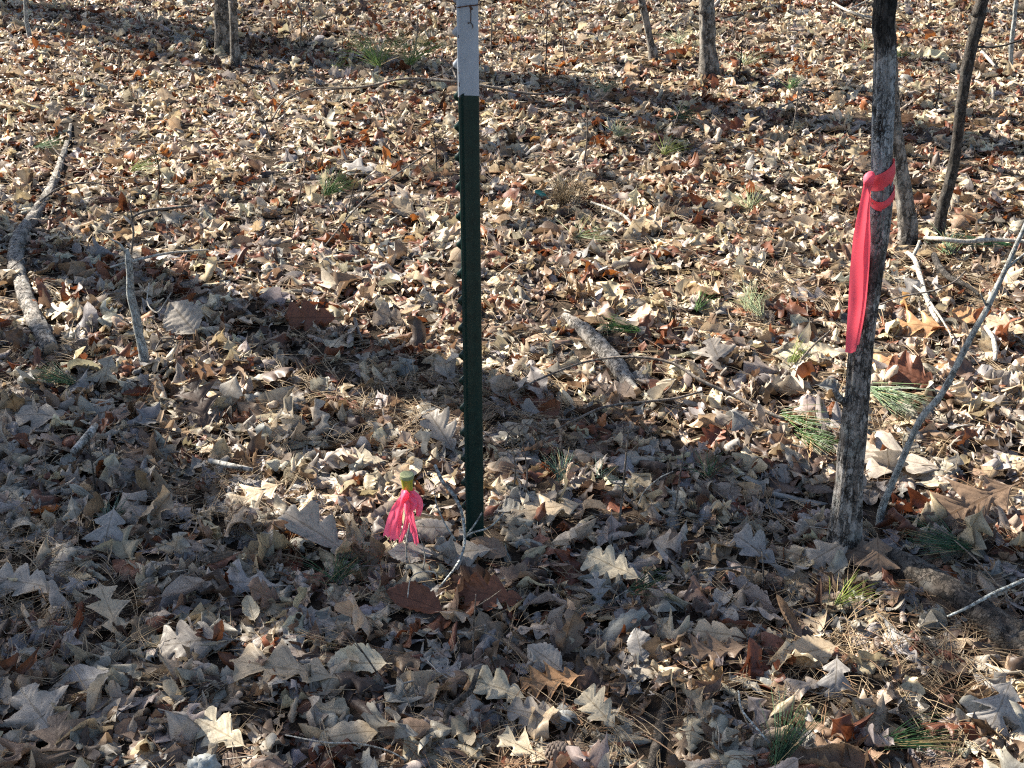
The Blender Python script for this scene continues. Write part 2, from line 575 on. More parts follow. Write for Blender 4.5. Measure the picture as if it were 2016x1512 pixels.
def make_ground():
    xs = np.unique(np.concatenate([[-160, -80, -40, -20, -10], np.linspace(GX0, GX1, 161), [10, 20, 40, 80, 160]]))
    ys = np.unique(np.concatenate([[-120, -60, -20, -6, -2], np.linspace(GY0, GY1, 151), [15, 25, 45, 90, 180]]))
    X, Y = np.meshgrid(xs, ys)
    Z = soil(X, Y)
    V = np.stack([X, Y, Z], -1).reshape(-1, 3)
    n, m = len(ys), len(xs)
    i, j = np.meshgrid(np.arange(n - 1), np.arange(m - 1), indexing='ij')
    a = i * m + j
    F = np.stack([a, a + 1, a + m + 1, a + m], -1).reshape(-1, 4)
    o = mesh_np("ground", V, [F], M_GROUND)
    tag(o, "dark forest soil under the leaf litter", None, None, 'structure')


make_ground()

# height of the litter surface, grown as leaves are laid
HR = 0.015
HNX, HNY = int((GX1 - GX0) / HR), int((GY1 - GY0) / HR)
_hx = GX0 + (np.arange(HNX) + 0.5) * HR
_hy = GY0 + (np.arange(HNY) + 0.5) * HR
HM = soil(*np.meshgrid(_hx, _hy, indexing='ij')).astype(np.float64)


def hidx(x, y):
    return (np.clip(((x - GX0) / HR).astype(int), 0, HNX - 1), np.clip(((y - GY0) / HR).astype(int), 0, HNY - 1))


def surf(x, y):
    i, j = hidx(np.atleast_1d(np.asarray(x, float)), np.atleast_1d(np.asarray(y, float)))
    return float(HM[max(0, i[0] - 1):i[0] + 2, max(0, j[0] - 1):j[0] + 2].mean())


# ------------------------------------------------------------------ leaf shapes
def profile(kind, t, r):
    """half width (0..1) on each side and the forward sweep at each t"""
    res = []
    lob_n = {'round': r.choice([3, 3.5, 4]), 'pointed': r.choice([3, 3.5]), 'cross': 2, 'oval': 0, 'star': 2.5}[kind]
    for side in (0, 1):
        ph = r.uniform(-0.06, 0.06)
        stem = 0.10
        u = np.clip((t - stem) / (1 - stem), 0, 1)
        if kind == 'oval':
            e = np.sin(PI * u ** 0.9) ** 0.75
            w = e * (1 + 0.05 * np.sin(u * 60 + ph * 60))
        elif kind == 'cross':
            e = np.sin(PI * np.clip(u, 0, 1) ** 1.0) ** 0.6
            lob = np.exp(-((u - 0.60 - ph * 0.6) / 0.13) ** 2) * 1.0 + np.exp(-((u - 0.24 - ph) / 0.10) ** 2) * 0.5 + 0.5 * np.exp(-((u - 0.93) / 0.10) ** 2)
            w = e * (0.20 + 0.85 * np.clip(lob, 0, 1))
        else:
            e = np.sin(PI * u ** (1.25 if kind == 'round' else 0.95)) ** 0.62
            phs = u * lob_n + 0.15 + ph
            tri = 1 - np.abs((phs % 1) * 2 - 1)
            if kind == 'round':
                lob = np.sin(tri * PI / 2) ** 0.9
                w = e * (0.36 + 0.64 * lob)
            elif kind == 'pointed':
                lob = tri ** 1.3
                w = e * (0.22 + 0.85 * lob)
            else:
                lob = tri ** 1.1
                w = e * (0.32 + 0.75 * lob)
        w = np.where(t < stem, 0.02, np.maximum(w, 0.02))
        res.append(w * r.uniform(0.85, 1.1))
    sweep = {'round': 0.35, 'pointed': 0.45, 'cross': 0.15, 'oval': 0.05, 'star': 0.4}[kind]
    return res[0], res[1], sweep


def leaf_shape(r, kind, L, W, curl, bend, fold, twist, ruf, rows, cols, crumple=1.0, t0=0.0, t1=1.0, rag=0.04, edge=0.55):
    t = np.linspace(t0, t1, rows + 1)
    s = np.linspace(-1, 1, cols + 1)
    wl, wr, sw = profile(kind, t, r)
    T, S = np.meshgrid(t, s, indexing='ij')
    half = np.where(S < 0, wl[:, None], wr[:, None]) * W / 2
    half = half * (1 + rag * r.normal(0, 1, half.shape) * np.abs(S))
    if t0 > 0.12 or t1 < 0.9:      # a torn end is not straight
        T = T + np.where((T > t1 - 0.06) | (T < t0 + 0.06), 0.05 * np.sin(S * r.uniform(2, 5) + r.uniform(0, 6)) + 0.02 * r.normal(0, 1, T.shape), 0)
    X = S * half
    Y = T * L + sw * np.abs(S) * half
    env = np.clip((T - 0.08) / 0.15, 0, 1)
    Z = fold * np.abs(X)
    # ruffled edge, side vein corrugation, crumples
    f1, f2 = r.uniform(1.5, 3.5), r.uniform(1.5, 3.5)
    p1, p2 = r.uniform(0, 6.28, 2)
    Z = Z + env * ruf * W * np.abs(S) ** 1.6 * np.where(S < 0, np.sin(6.28 * f1 * T + p1), np.sin(6.28 * f2 * T + p2))
    Z = Z + env * 0.010 * W * np.cos(6.28 * 8 * (T - 0.22 * np.abs(S))) * np.minimum(np.abs(S) * 3, 1)
    for k in range(3):
        a = r.uniform(0, 6.28)
        q = r.uniform(40, 110) * (1 + 0.5 * k)
        Z = Z + crumple * env * 0.010 * L / (1 + k) * np.sin(q * (X * math.cos(a) + Y * math.sin(a)) + r.uniform(0, 6.28))
    # edges that turn up or down
    for sg in (-1, 1):
        eg = r.normal(-0.3 * edge, edge)
        Z = Z + env * eg * W * np.where(S * sg > 0.45, (np.abs(S) - 0.45) ** 2, 0)
    # roll across the width
    kx = (curl * (0.55 + 0.9 * T * r.uniform(0.3, 1.2))) / (W / 2)
    kx = np.where(np.abs(kx) < 1e-3, 1e-3, kx)
    ax = np.clip(kx * X, -3.6, 3.6)
    rad = 1 / kx
    Xr = np.sin(ax) * (rad - Z)
    Zr = rad - np.cos(ax) * (rad - Z)
    # bend along the length
    ky = bend / L
    ky = ky if abs(ky) > 1e-3 else 1e-3
    ay = ky * (Y - 0.45 * L)
    ry = 1 / ky
    Yb = np.sin(ay) * (ry - Zr)
    Zb = ry - np.cos(ay) * (ry - Zr)
    # twist
    tw = twist * (T - 0.5)
    Xf = Xr * np.cos(tw) - Zb * np.sin(tw)
    Zf = Xr * np.sin(tw) + Zb * np.cos(tw)
    V = np.stack([Xf, Yb, Zf], -1).reshape(-1, 3)
    V -= V.mean(0)
    m = cols + 1
    i, j = np.meshgrid(np.arange(rows), np.arange(cols), indexing='ij')
    a = i * m + j
    F = np.stack([a, a + 1, a + m + 1, a + m], -1).reshape(-1, 4)
    lv = np.stack([T, S, np.full_like(T, r.rand())], -1).reshape(-1, 3)
    return V, F, lv


def rotm(yaw, tilt, tdir, flip):
    cy, sy = math.cos(yaw), math.sin(yaw)
    Rz = np.array([[cy, -sy, 0], [sy, cy, 0], [0, 0, 1]])
    ax = np.array([math.cos(tdir), math.sin(tdir), 0])
    c, s = math.cos(tilt), math.sin(tilt)
    K = np.array([[0, -ax[2], ax[1]], [ax[2], 0, -ax[0]], [-ax[1], ax[0], 0]])
    Rt = np.eye(3) + s * K + (1 - c) * K @ K
    Rf = np.diag([1, -1, -1]) if flip else np.eye(3)
    return Rt @ Rz @ Rf


def settle(V, x, y, pct=64, grow=0.005):
    """drop verts (centred) onto the litter at x, y and raise the litter under them"""
    vx, vy = V[:, 0] + x, V[:, 1] + y
    i, j = hidx(vx, vy)
    need = HM[i, j] - V[:, 2]
    k = int(len(need) * pct / 100)
    z0 = np.partition(need, k)[k]
    z = V[:, 2] + z0
    HM[i, j] += np.clip(0.45 * (z - HM[i, j]), 0, grow)
    return z0


KINDS = ['round', 'pointed', 'cross', 'oval', 'star']
KIND_P = [0.34, 0.24, 0.08, 0.27, 0.07]
PAL = {     # leaf colours; the greys also carry some cool shade
    'cream': (0.57, 0.475, 0.335), 'pale tan': (0.44, 0.34, 0.23), 'grey-tan': (0.335, 0.285, 0.235), 'grey': (0.285, 0.26, 0.24),
    'brown': (0.22, 0.145, 0.095), 'red-brown': (0.165, 0.062, 0.032), 'rust-orange': (0.26, 0.098, 0.038), 'golden': (0.42, 0.235, 0.115),
    'dark brown': (0.085, 0.054, 0.038)}
PN = list(PAL)
P_NEAR = np.array([0.045, 0.15, 0.28, 0.14, 0.20, 0.06, 0.003, 0.003, 0.12])  # nearer mix leans grey, part of the cool shade is put into it
P_FAR = np.array([0.17, 0.26, 0.14, 0.04, 0.15, 0.145, 0.028, 0.010, 0.07])


def pick_colour(r, y):
    f = min(max((y - 2.6) / 2.2, 0), 1)
    p = P_NEAR * (1 - f) + P_FAR * f
    n = PN[r.choice(len(PN), p=p / p.sum())]
    c = np.array(PAL[n]) * r.uniform(0.82, 1.15) * (1 + r.uniform(-0.05, 0.05, 3))
    return n, c


def make_variants(seed, count, rows, cols):
    r = np.random.RandomState(seed)
    out = []
    for k in range(count):
        kind = KINDS[r.choice(5, p=KIND_P)]
        L = 0.10
        W = L * {'round': 0.60, 'pointed': 0.72, 'cross': 0.72, 'oval': 0.46, 'star': 0.85}[kind] * r.uniform(0.85, 1.15)
        roll = r.rand()
        q = r.rand()
        frag = (0.0, 1.0, 0.06) if q < 0.62 else ((0.0, r.uniform(0.5, 0.8), 0.1) if q < 0.8 else (r.uniform(0.25, 0.45), r.uniform(0.7, 1.0), 0.12))
        curl = r.normal(-0.45, 0.85) if roll < 0.68 else r.choice([-1, 1]) * r.uniform(1.5, 3.0)
        out.append(leaf_shape(r, kind, L, W, curl, r.normal(-0.35, 0.9), r.normal(-0.05, 0.3), r.normal(0, 0.8), abs(r.normal(0.07, 0.045)), rows, cols, r.uniform(0.7, 2.2), *frag))
    return out


# ------------------------------------------------------------------ things that leaves must keep clear of: (x, y, radius)
KEEP = []


def keep_line(pts, rad):
    P = catmull(np.asarray(pts)[:, :2], 24)
    for p in P:
        KEEP.append((p[0], p[1], rad))


def wp(pts, zoff=0.0):
    """photo points px, py, width px -> ground path rows x, y, z, r"""
    rows = []
    for px, py, w in pts:
        p = G(px, py, 0.0)
        rows.append([p[0], p[1], 0.0, w / px_per_m(px, py) / 2])
    return np.array(rows)


LOGS = {
    'left': wp([(97, 672, 40), (62, 605, 42), (32, 520, 40), (34, 455, 34), (60, 415, 30), (92, 365, 26), (112, 318, 19), (130, 262, 13), (137, 228, 8)]),
    'mid': wp([(1112, 600, 16), (1140, 622, 30), (1178, 655, 38), (1212, 692, 38), (1236, 726, 34), (1252, 748, 28)]),
    'right': wp([(1752, 1072, 46), (1800, 1098, 58), (1880, 1148, 64), (1960, 1205, 66), (2040, 1268, 68), (2130, 1340, 66)]),
    'stub': wp([(1322, 1340, 26), (1308, 1380, 30), (1296, 1430, 30), (1284, 1490, 30)]),
}
for k_, w_ in LOGS.items():
    keep_line(w_, float(w_[:, 3].max()) * (0.55 if k_ != 'right' else 0.6))
TREE_FEET = {'main': (1663, 1052, 0.022), 'behind': (1788, 452, 0.03), 'dark': (1852, 443, 0.022), 'far': (1396, 134, 0.045),
             'thin': (1284, 104, 0.018), 'oak': (445, 84, 0.055), 'oakb': (464, 106, 0.02), 'grey': (1736, 1003, 0.012), 'post': (936, 1044, 0.004), 'pin': (806, 1062, 0.008)}
for px_, py_, r_ in TREE_FEET.values():
    p_ = G(px_, py_)
    KEEP.append((p_[0], p_[1], r_))
KEEP = np.array(KEEP)


def blocked(x, y, L):
    d = np.hypot(KEEP[:, 0] - x, KEEP[:, 1] - y)
    return bool((d < KEEP[:, 2] + 0.28 * L).any())


# needle-rich patches of the litter, where leaves are thinner: (px, py, radius m, share)
NEEDLE_PATCH = [(810, 775, 0.22, 0.8), (640, 745, 0.16, 0.7), (960, 770, 0.15, 0.7), (1560, 1010, 0.14, 0.3), (1690, 1290, 0.17, 0.55), (1800, 1330, 0.14, 0.5), (1930, 1225, 0.13, 0.55),
                (60, 1060, 0.16, 0.5), (450, 960, 0.16, 0.5), (120, 1180, 0.12, 0.5), (1040, 780, 0.14, 0.6), (1110, 385, 0.15, 0.6), (1900, 540, 0.2, 0.5), (1780, 560, 0.14, 0.4),
                (1650, 800, 0.12, 0.5), (1010, 1430, 0.12, 0.3), (1500, 560, 0.25, 0.3), (860, 1440, 0.1, 0.3), (1180, 1420, 0.1, 0.35)]
NP_ = np.array([[*G(a, b)[:2], r, s] for a, b, r, s in NEEDLE_PATCH])


def needle_density(x, y):
    d = np.exp(-((np.subtract.outer(x, NP_[:, 0]) ** 2 + np.subtract.outer(y, NP_[:, 1]) ** 2) / NP_[:, 2] ** 2))
    return np.clip((d * NP_[:, 3]).max(-1), 0, 1)


def in_view(x, y, mx=0.7):
    return abs(x) < 0.3605 * (y * CP + CAM_H * SP) + mx


# ------------------------------------------------------------------ leaf litter: uncountable, one object
def lay_litter():
    r = np.random.RandomState(21)
    near = make_variants(1, 170, 26, 6)
    far = make_variants(2, 170, 17, 4)
    y0, y1 = 1.15, 9.6
    dens = 1150
    n = int(dens * 7.6 * (y1 - y0))
    xs = r.uniform(-3.8, 3.8, n)
    ys = y0 + (y1 - y0) * r.rand(n) ** 1.0
    nd = needle_density(xs, ys)
    acc_v, acc_f, acc_c, acc_l = [], [], [], []
    base = 0
    for q in range(n):
        x, y = xs[q], ys[q]
        if not in_view(x, y) or r.rand() < nd[q] * 0.8:
            continue
        V, F, lv = (near if y < 4.0 else far)[r.randint(170)]
        L = min(max(r.lognormal(math.log(0.080), 0.42), 0.022), 0.16)
        L *= 1.0 - 0.24 * min(max((y - 3.2) / 2.0, 0), 1)
        if blocked(x, y, L):
            continue
        u = r.rand()
        tilt = abs(r.normal(0, 0.30)) if u < (0.80 if y < 3.2 else 0.70) else r.uniform(0.5, 1.35)
        M = rotm(r.uniform(0, 6.283), tilt, r.uniform(0, 6.283), r.rand() < 0.2) * (L / 0.10)
        W = V @ M.T
        z0 = settle(W, x, y)
        W = W + (x, y, z0)
        _, c = pick_colour(r, y)
        acc_v.append(W)
        acc_f.append(F + base)
        acc_c.append(np.broadcast_to(c, W.shape))
        acc_l.append(lv)
        base += len(W)
    o = mesh_np("leaf_litter", np.concatenate(acc_v), [np.concatenate(acc_f)], M_LEAF, None, np.concatenate(acc_c), np.concatenate(acc_l))
    tag(o, "bed of dry fallen oak leaves covering the forest floor", None, None, 'stuff')


lay_litter()


# ------------------------------------------------------------------ dry pine needles: uncountable, one object
def needle_strip(p0, yaw, pitch, L, w, bow, r, sides=3, seg=4):
    s = np.linspace(0, 1, seg + 1)
    d = np.array([math.cos(yaw) * math.cos(pitch), math.sin(yaw) * math.cos(pitch), math.sin(pitch)])
    side = np.array([-math.sin(yaw), math.cos(yaw), 0])
    up = np.cross(d, side) * -1
    up = up if up[2] > 0 else -up
    c = p0 + np.outer(s * L, d) + np.outer(bow[0] * L * s * (1 - s) * 4, side) + np.outer(bow[1] * L * s * (1 - s) * 4, up)
    rad = w * (1 - 0.75 * s ** 3)
    th = np.arange(sides) * 2 * PI / sides
    V = c[:, None, :] + rad[:, None, None] * (np.cos(th)[None, :, None] * side + np.sin(th)[None, :, None] * up)
    i, j = np.meshgrid(np.arange(seg), np.arange(sides), indexing='ij')
    j2 = (j + 1) % sides
    F = np.stack([i * sides + j, i * sides + j2, (i + 1) * sides + j2, (i + 1) * sides + j], -1).reshape(-1, 4)
    return V.reshape(-1, 3), F


def lay_needles():
    r = np.random.RandomState(8)
    mb = MB()
    tries = 0
    made = 0
    while made < 8500 and tries < 200000:
        tries += 1
        y = 1.2 + 6.5 * r.rand() ** 1.7
        x = r.uniform(-3, 3)
        if not in_view(x, y, 0.35):
            continue
        d = needle_density(np.array([x]), np.array([y]))[0]
        if r.rand() > 0.085 + d:
            continue
        L = r.uniform(0.06, 0.14)
        yaw = r.uniform(0, 6.283)
        a = surf(x, y)
        b = surf(x + math.cos(yaw) * L, y + math.sin(yaw) * L)
        pitch = math.atan2(b - a, L) + r.normal(0, 0.10)
        c = np.array([0.36, 0.26, 0.155]) * r.uniform(0.45, 1.15) if r.rand() < 0.8 else np.array([0.24, 0.135, 0.07]) * r.uniform(0.6, 1.1)
        for k in range(r.randint(1, 4)):
            V, F = needle_strip(np.array([x, y, a + 0.004 + r.uniform(0, 0.012)]), yaw + k * r.normal(0, 0.09), pitch + r.normal(0, 0.04), L * r.uniform(0.85, 1), 0.00075, (r.normal(0, 0.06), r.normal(0.02, 0.05)), r)
            mb.add(V, [F], c)
        made += 1
    o = mb.build("pine_needle_litter", M_DRYN)
    tag(o, "dry tan pine needles scattered over the fallen leaves", None, None, 'stuff')


lay_needles()


def lay_bits():
    """crumbs of twig and stalk too small to count"""
    r = np.random.RandomState(15)
    mb = MB()
    for k in range(900):
        y = 1.3 + 7.2 * r.rand() ** 1.2
        x = r.uniform(-3.2, 3.2)
        if not in_view(x, y, 0.3):
            continue
        L = r.uniform(0.03, 0.13)
        yaw = r.uniform(0, 6.283)
        a = surf(x, y) + 0.006
        rad = r.uniform(0.0008, 0.0022)
        e = np.array([x + math.cos(yaw) * L, y + math.sin(yaw) * L, 0])
        e[2] = surf(e[0], e[1]) + 0.006 + r.uniform(0, 0.02)
        mid = (np.array([x, y, a]) + e) / 2 + r.normal(0, 0.08 * L, 3)
        V, fl = tube([[x, y, a, rad], [*mid, rad], [*e, rad * 0.6]], 5, n=5)
        g = r.uniform(0.6, 1.3)
        mb.add(V, fl, np.array([0.16, 0.125, 0.10]) * g if r.rand() < 0.6 else np.array([0.40, 0.34, 0.27]) * g)
    o = mb.build("twig_litter", M_DRYN)
    tag(o, "small broken twig crumbs strewn through the leaf litter", None, None, 'stuff')


lay_bits()

# ------------------------------------------------------------------ logs and fallen branches
def lay_path(rows, sink=0.35, lift=0.0):
    rows = np.array(rows, float)
    for q in rows:
        q[2] = surf(q[0], q[1]) + q[3] * (1 - 2 * sink) + lift
    z = rows[:, 2].copy()
    if len(z) > 3:
        z[1:-1] = (z[:-2] + 2 * z[1:-1] + z[2:]) / 4
    rows[:, 2] = z
    return rows


def part_mesh(name, pieces, m, parent, origin):
    mb = MB()
    for V, fl in pieces:
        mb.add(np.asarray(V) - origin, fl)
    return mb.build(name, m, parent)


def fallen(name, label, cat, rows, m, sides=18, rough=0.10, sink=0.3, twigs=(), wood=True, group=None, vg=0.0, seed=1):
    rows = lay_path(rows, sink)
    org = rows[0, :3].copy()
    t = empty(name, org)
    tag(t, label, cat, group)
    part_mesh("bark", [tube(rows, sides, rough, (2.5, 30), seed=seed, n=len(rows) * 12, vgroove=vg)], m, t, org)
    if wood:
        d = rows[0, :3] - rows[1, :3]
        d /= np.linalg.norm(d)
        r0 = rows[0, 3]
        p = np.array([[*(rows[0, :3] - d * r0 * 0.5), r0 * 0.93], [*(rows[0, :3] + d * r0 * 0.15), r0 * 0.88], [*(rows[0, :3] + d * r0 * 0.4), r0 * 0.45], [*(rows[0, :3] + d * r0 * 0.45), r0 * 0.1]])
        part_mesh("broken_end", [tube(p, 14, 0.25, (2, 90), seed=3, n=12)], M_WOOD, t, org)
    for pts, rad in twigs:
        rr = []
        for k, (px, py, h) in enumerate(pts):
            g = G(px, py)
            rr.append([g[0], g[1], surf(g[0], g[1]) + h, rad * (1 - 0.6 * k / max(1, len(pts) - 1))])
        part_mesh("side_twig", [tube(rr, 7, 0.15, (2, 60), n=len(rr) * 6)], M_TWIG, t, org)
    return t


fallen("fallen_branch", "long bent fallen branch with scaly grey bark and a snapped pale end", "branch", LOGS['left'] * np.array([1, 1, 1, 0.82]), M_LOGB, 26, 0.30, 0.36,
       twigs=[([(78, 392, 0.03), (120, 378, 0.05), (175, 371, 0.06), (232, 374, 0.04)], 0.0045), ([(8, 548, 0.03), (32, 537, 0.05), (58, 524, 0.06)], 0.003), ([(120, 300, 0.02), (100, 285, 0.05), (88, 262, 0.08)], 0.003), ([(60, 425, 0.03), (95, 440, 0.05), (128, 438, 0.05)], 0.003)], vg=0.2)
fallen("fallen_log", "short pale fallen log half buried beyond the arching twigs", "log", LOGS['mid'][::-1] * np.array([1, 1, 1, 0.9]), M_LOGB, 22, 0.24, 0.32, vg=0.2, seed=4)
fallen("fallen_log", "thick dark rotting log lying beside the ribboned tree", "log", LOGS['right'], M_LOGD, 28, 0.2, 0.34, wood=False, vg=0.2, seed=6)
fallen("fallen_log", "short grey bark stub pointing at the viewer near the pine cone", "log", LOGS['stub'] * np.array([1, 1, 1, 0.8]), M_LOGD, 18, 0.24, 0.42, vg=0.2, seed=9)


# ------------------------------------------------------------------ standing trees
def stand(pts, ydist, extra=None, lean_y=0.0):
    """photo points px, py, width px (foot first) of an upright stem at forward distance ydist -> rows"""
    rows = []
    for k, (px, py, w) in enumerate(pts):
        y = ydist
        p = VY(px, py, y)
        dep = p[1] * CP - (p[2] - CAM_H) * SP
        rows.append([p[0], p[1], p[2], w / FPX * dep / 2])
    rows = np.array(rows)
    rows[:, 1] += lean_y * (rows[:, 2] - rows[0, 2])
    return rows


def branch_set(r, top_rows, n, length, rad):
    """bare branches off a stem path"""
    P = catmull(top_rows, 60)
    out = []
    for k in range(n):
        q = P[r.randint(25, 59)]
        a = r.uniform(0, 6.283)
        Lb = length * r.uniform(0.5, 1)
        e = np.array([math.cos(a), math.sin(a), r.uniform(0.2, 0.9)])
        e /= np.linalg.norm(e)
        p1 = q[:3] + e * Lb * 0.5 + r.normal(0, 0.05, 3)
        p2 = q[:3] + e * Lb + np.array([0, 0, 0.1]) + r.normal(0, 0.1, 3)
        rb = min(rad, q[3] * 0.6)
        out.append(tube([[*q[:3], rb], [*p1, rb * 0.6], [*p2, rb * 0.2]], 6, n=10))
        for j in range(3):
            b = p1 + (p2 - p1) * r.rand()
            e2 = b + r.normal(0, 0.22, 3) * Lb
            out.append(tube([[*b, rb * 0.4], [*e2, rb * 0.12]], 5, n=5))
    return out


def tree(name, label, cat, rows, top, m, sides=26, rough=0.1, vg=0.12, seed=1, stubs=(), group=None, nb=7, blen=0.8):
    """rows: the stem seen in the photo; top: further rows above the picture"""
    rows = np.array(rows)
    foot = rows[0].copy()
    foot[2] -= 0.07
    foot[3] *= 1.12
    rows[0, 3] *= 1.06
    path = np.vstack([foot, rows, np.array(top)]) if len(top) else np.vstack([foot, rows])
    org = np.array([rows[0, 0], rows[0, 1], 0.0])
    t = empty(name, org)
    tag(t, label, cat, group)
    L = np.linalg.norm(np.diff(path[:, :3], axis=0), axis=1).sum()
    part_mesh("trunk", [tube(path, sides, rough, (2.2, 14), seed=seed, n=int(min(520, 60 + L * 130)), vgroove=vg)], m, t, org)
    for st in stubs:
        part_mesh("branch_stub", [tube(st, 10, 0.2, (2, 60), n=18)], m, t, org)
    if nb:
        r = np.random.RandomState(seed + 100)
        part_mesh("crown", branch_set(r, np.vstack([rows[-1:], np.array(top)]), nb, blen, 0.02), m, t, org)
    return t


def up(rows, pts):
    """rows above the last visible one: (dx, dy, dz, r)"""
    b = rows[-1]
    return [[b[0] + a, b[1] + c, b[2] + d, r] for a, c, d, r in pts]


yd = G(1663, 1052)[1]
main = stand([(1663, 1052, 62), (1668, 985, 56), (1673, 920, 54), (1680, 850, 53), (1688, 775, 50), (1694, 700, 48), (1704, 620, 47), (1716, 530, 47),
              (1730, 450, 45), (1737, 385, 43), (1736, 320, 42), (1738, 240, 43), (1741, 160, 44), (1743, 80, 46), (1744, 0, 46)], yd)
stub_at = VY(1678, 800, yd)
stub = [[*stub_at, 0.009], [*VY(1655, 786, yd - 0.015), 0.0075], [*VY(1643, 768, yd - 0.02), 0.0055]]
tree("ribboned_tree", "slim grey barked young tree with a pink ribbon tied round it", "tree", main,
     up(main, [(0.01, 0, 0.4, 0.023), (0.05, 0.1, 1.6, 0.02), (0.0, 0.2, 3.2, 0.012), (0.05, 0.2, 4.6, 0.004)]), M_BARK, 64, 0.13, 0.20, 2, [stub], nb=6, blen=0.6)

yb = G(1788, 452)[1]
beh = stand([(1788, 452, 37), (1782, 400, 35), (1774, 350, 33), (1765, 290, 31), (1757, 220, 30), (1752, 120, 29), (1750, 0, 29)], yb)
tree("sapling", "leaning brown sapling half hidden behind the ribboned tree", "tree", beh, up(beh, [(-0.05, 0, 0.8, 0.02), (0.0, 0.1, 2.2, 0.012), (0.1, 0.1, 3.2, 0.004)]), M_BARK2, 26, 0.12, 0.12, 3, nb=5, blen=0.6)

ydk = G(1852, 443)[1]
dk = stand([(1850, 446, 22), (1857, 405, 22), (1872, 350, 23), (1882, 295, 21), (1888, 240, 22), (1895, 190, 22), (1904, 135, 23), (1917, 75, 23), (1930, 25, 23), (1937, -5, 23)], ydk)
b0 = VY(1912, 92, ydk)
tree("sapling", "dark crooked sapling leaning over a pale stick", "tree", dk, up(dk, [(0.12, 0, 0.5, 0.018), (0.2, 0.1, 1.6, 0.012), (0.2, 0.1, 2.6, 0.004)]), M_BARKD, 24, 0.16, 0.12, 4,
     [[[*b0, 0.004], [*VY(1962, 92, ydk), 0.0032], [*VY(2000, 82, ydk), 0.003], [*VY(2040, 66, ydk), 0.002]]], nb=5, blen=0.5)

yf = G(1396, 134)[1]
far = stand([(1396, 134, 40), (1394, 100, 34), (1393, 60, 32), (1392, 20, 30), (1392, -8, 30)], yf)
tree("young_tree", "straight grey barked young tree standing alone beyond the leaves", "tree", far, up(far, [(0, 0, 0.8, 0.032), (0.04, 0.1, 2.4, 0.022), (0.0, 0.1, 4.2, 0.006)]), M_BARK2, 32, 0.1, 0.14, 5, nb=6, blen=0.8)

yt = G(1284, 104)[1]
th = stand([(1286, 106, 18), (1280, 80, 14), (1272, 40, 14), (1264, 5, 14), (1262, -8, 14)], yt)
tree("sapling", "thin brown sapling leaning away from the lone young tree", "tree", th, up(th, [(-0.15, 0, 0.7, 0.014), (-0.3, 0.0, 1.8, 0.009), (-0.35, 0, 2.8, 0.003)]), M_BARK2, 16, 0.1, 0.1, 6, nb=5, blen=0.5)

yo = G(445, 84)[1]
ok = stand([(445, 86, 44), (443, 55, 40), (441, 25, 39), (440, -8, 39)], yo)
tree("oak_tree", "rough barked tree with a thin sapling close in front of it", "tree", ok, up(ok, [(0, 0, 0.8, 0.045), (0.0, 0.1, 2.6, 0.035), (0.1, 0.2, 5.4, 0.01)]), M_BARK2, 36, 0.1, 0.16, 7, nb=7, blen=1.0)
yo2 = G(464, 107)[1]
ok2 = stand([(464, 108, 21), (462, 80, 18), (460, 40, 17), (458, 0, 17), (458, -8, 17)], yo2)
tree("sapling", "thin sapling standing close in front of the rough barked tree", "tree", ok2, up(ok2, [(-0.03, 0, 0.7, 0.018), (-0.06, -0.1, 1.8, 0.010), (-0.1, -0.1, 2.8, 0.003)]), M_BARK2, 18, 0.1, 0.12, 8, nb=4, blen=0.5)

yg = G(1736, 1003)[1]
gs = stand([(1736, 1003, 13.8), (1752, 962, 13.1), (1776, 905, 13.1), (1800, 850, 12.5), (1811, 828, 13.8), (1822, 812, 12.5), (1852, 778, 12.5), (1880, 727, 12.5), (1893, 700, 13.1), (1918, 652, 11.8), (1946, 603, 11.8), (1950, 592, 13.1),
            (1975, 540, 10.5), (2000, 485, 9.2), (2020, 440, 8.5), (2050, 370, 7.9)], yg)
tree("sapling", "slender smooth grey sapling leaning outwards with one kink near its foot", "tree", gs, up(gs, [(0.1, 0, 0.25, 0.005), (0.2, 0, 0.7, 0.003)]), M_BARKG, 18, 0.06, 0.0, 9,
     [[[*VY(1973, 543, yg), 0.003], [*VY(1992, 520, yg), 0.0026], [*VY(2020, 497, yg), 0.002]], [[*VY(1944, 606, yg), 0.003], [*VY(1936, 590, yg), 0.002], [*VY(1930, 578, yg), 0.001]]], nb=0)

for foot_px, pts, lab, mm in [
    ((57, 62), [(57, 64, 9), (52, 40, 8), (50, 0, 8), (50, -8, 8)], "bare grey stem standing beyond the bent fallen branch", M_BARKG),
    ((1990, 128), [(1990, 130, 8), (1991, 90, 9), (1998, 30, 8), (2002, -6, 8)], "pale thin stem beside the dark crooked sapling", M_BARKG)]:
    yy = G(*foot_px)[1]
    s_ = stand(pts, yy)
    tree("sapling", lab, "tree", s_, up(s_, [(0, 0, 0.6, 0.007), (0.05, 0, 1.4, 0.003)]), mm, 10, 0.08, 0.0, 11, nb=3, blen=0.3)

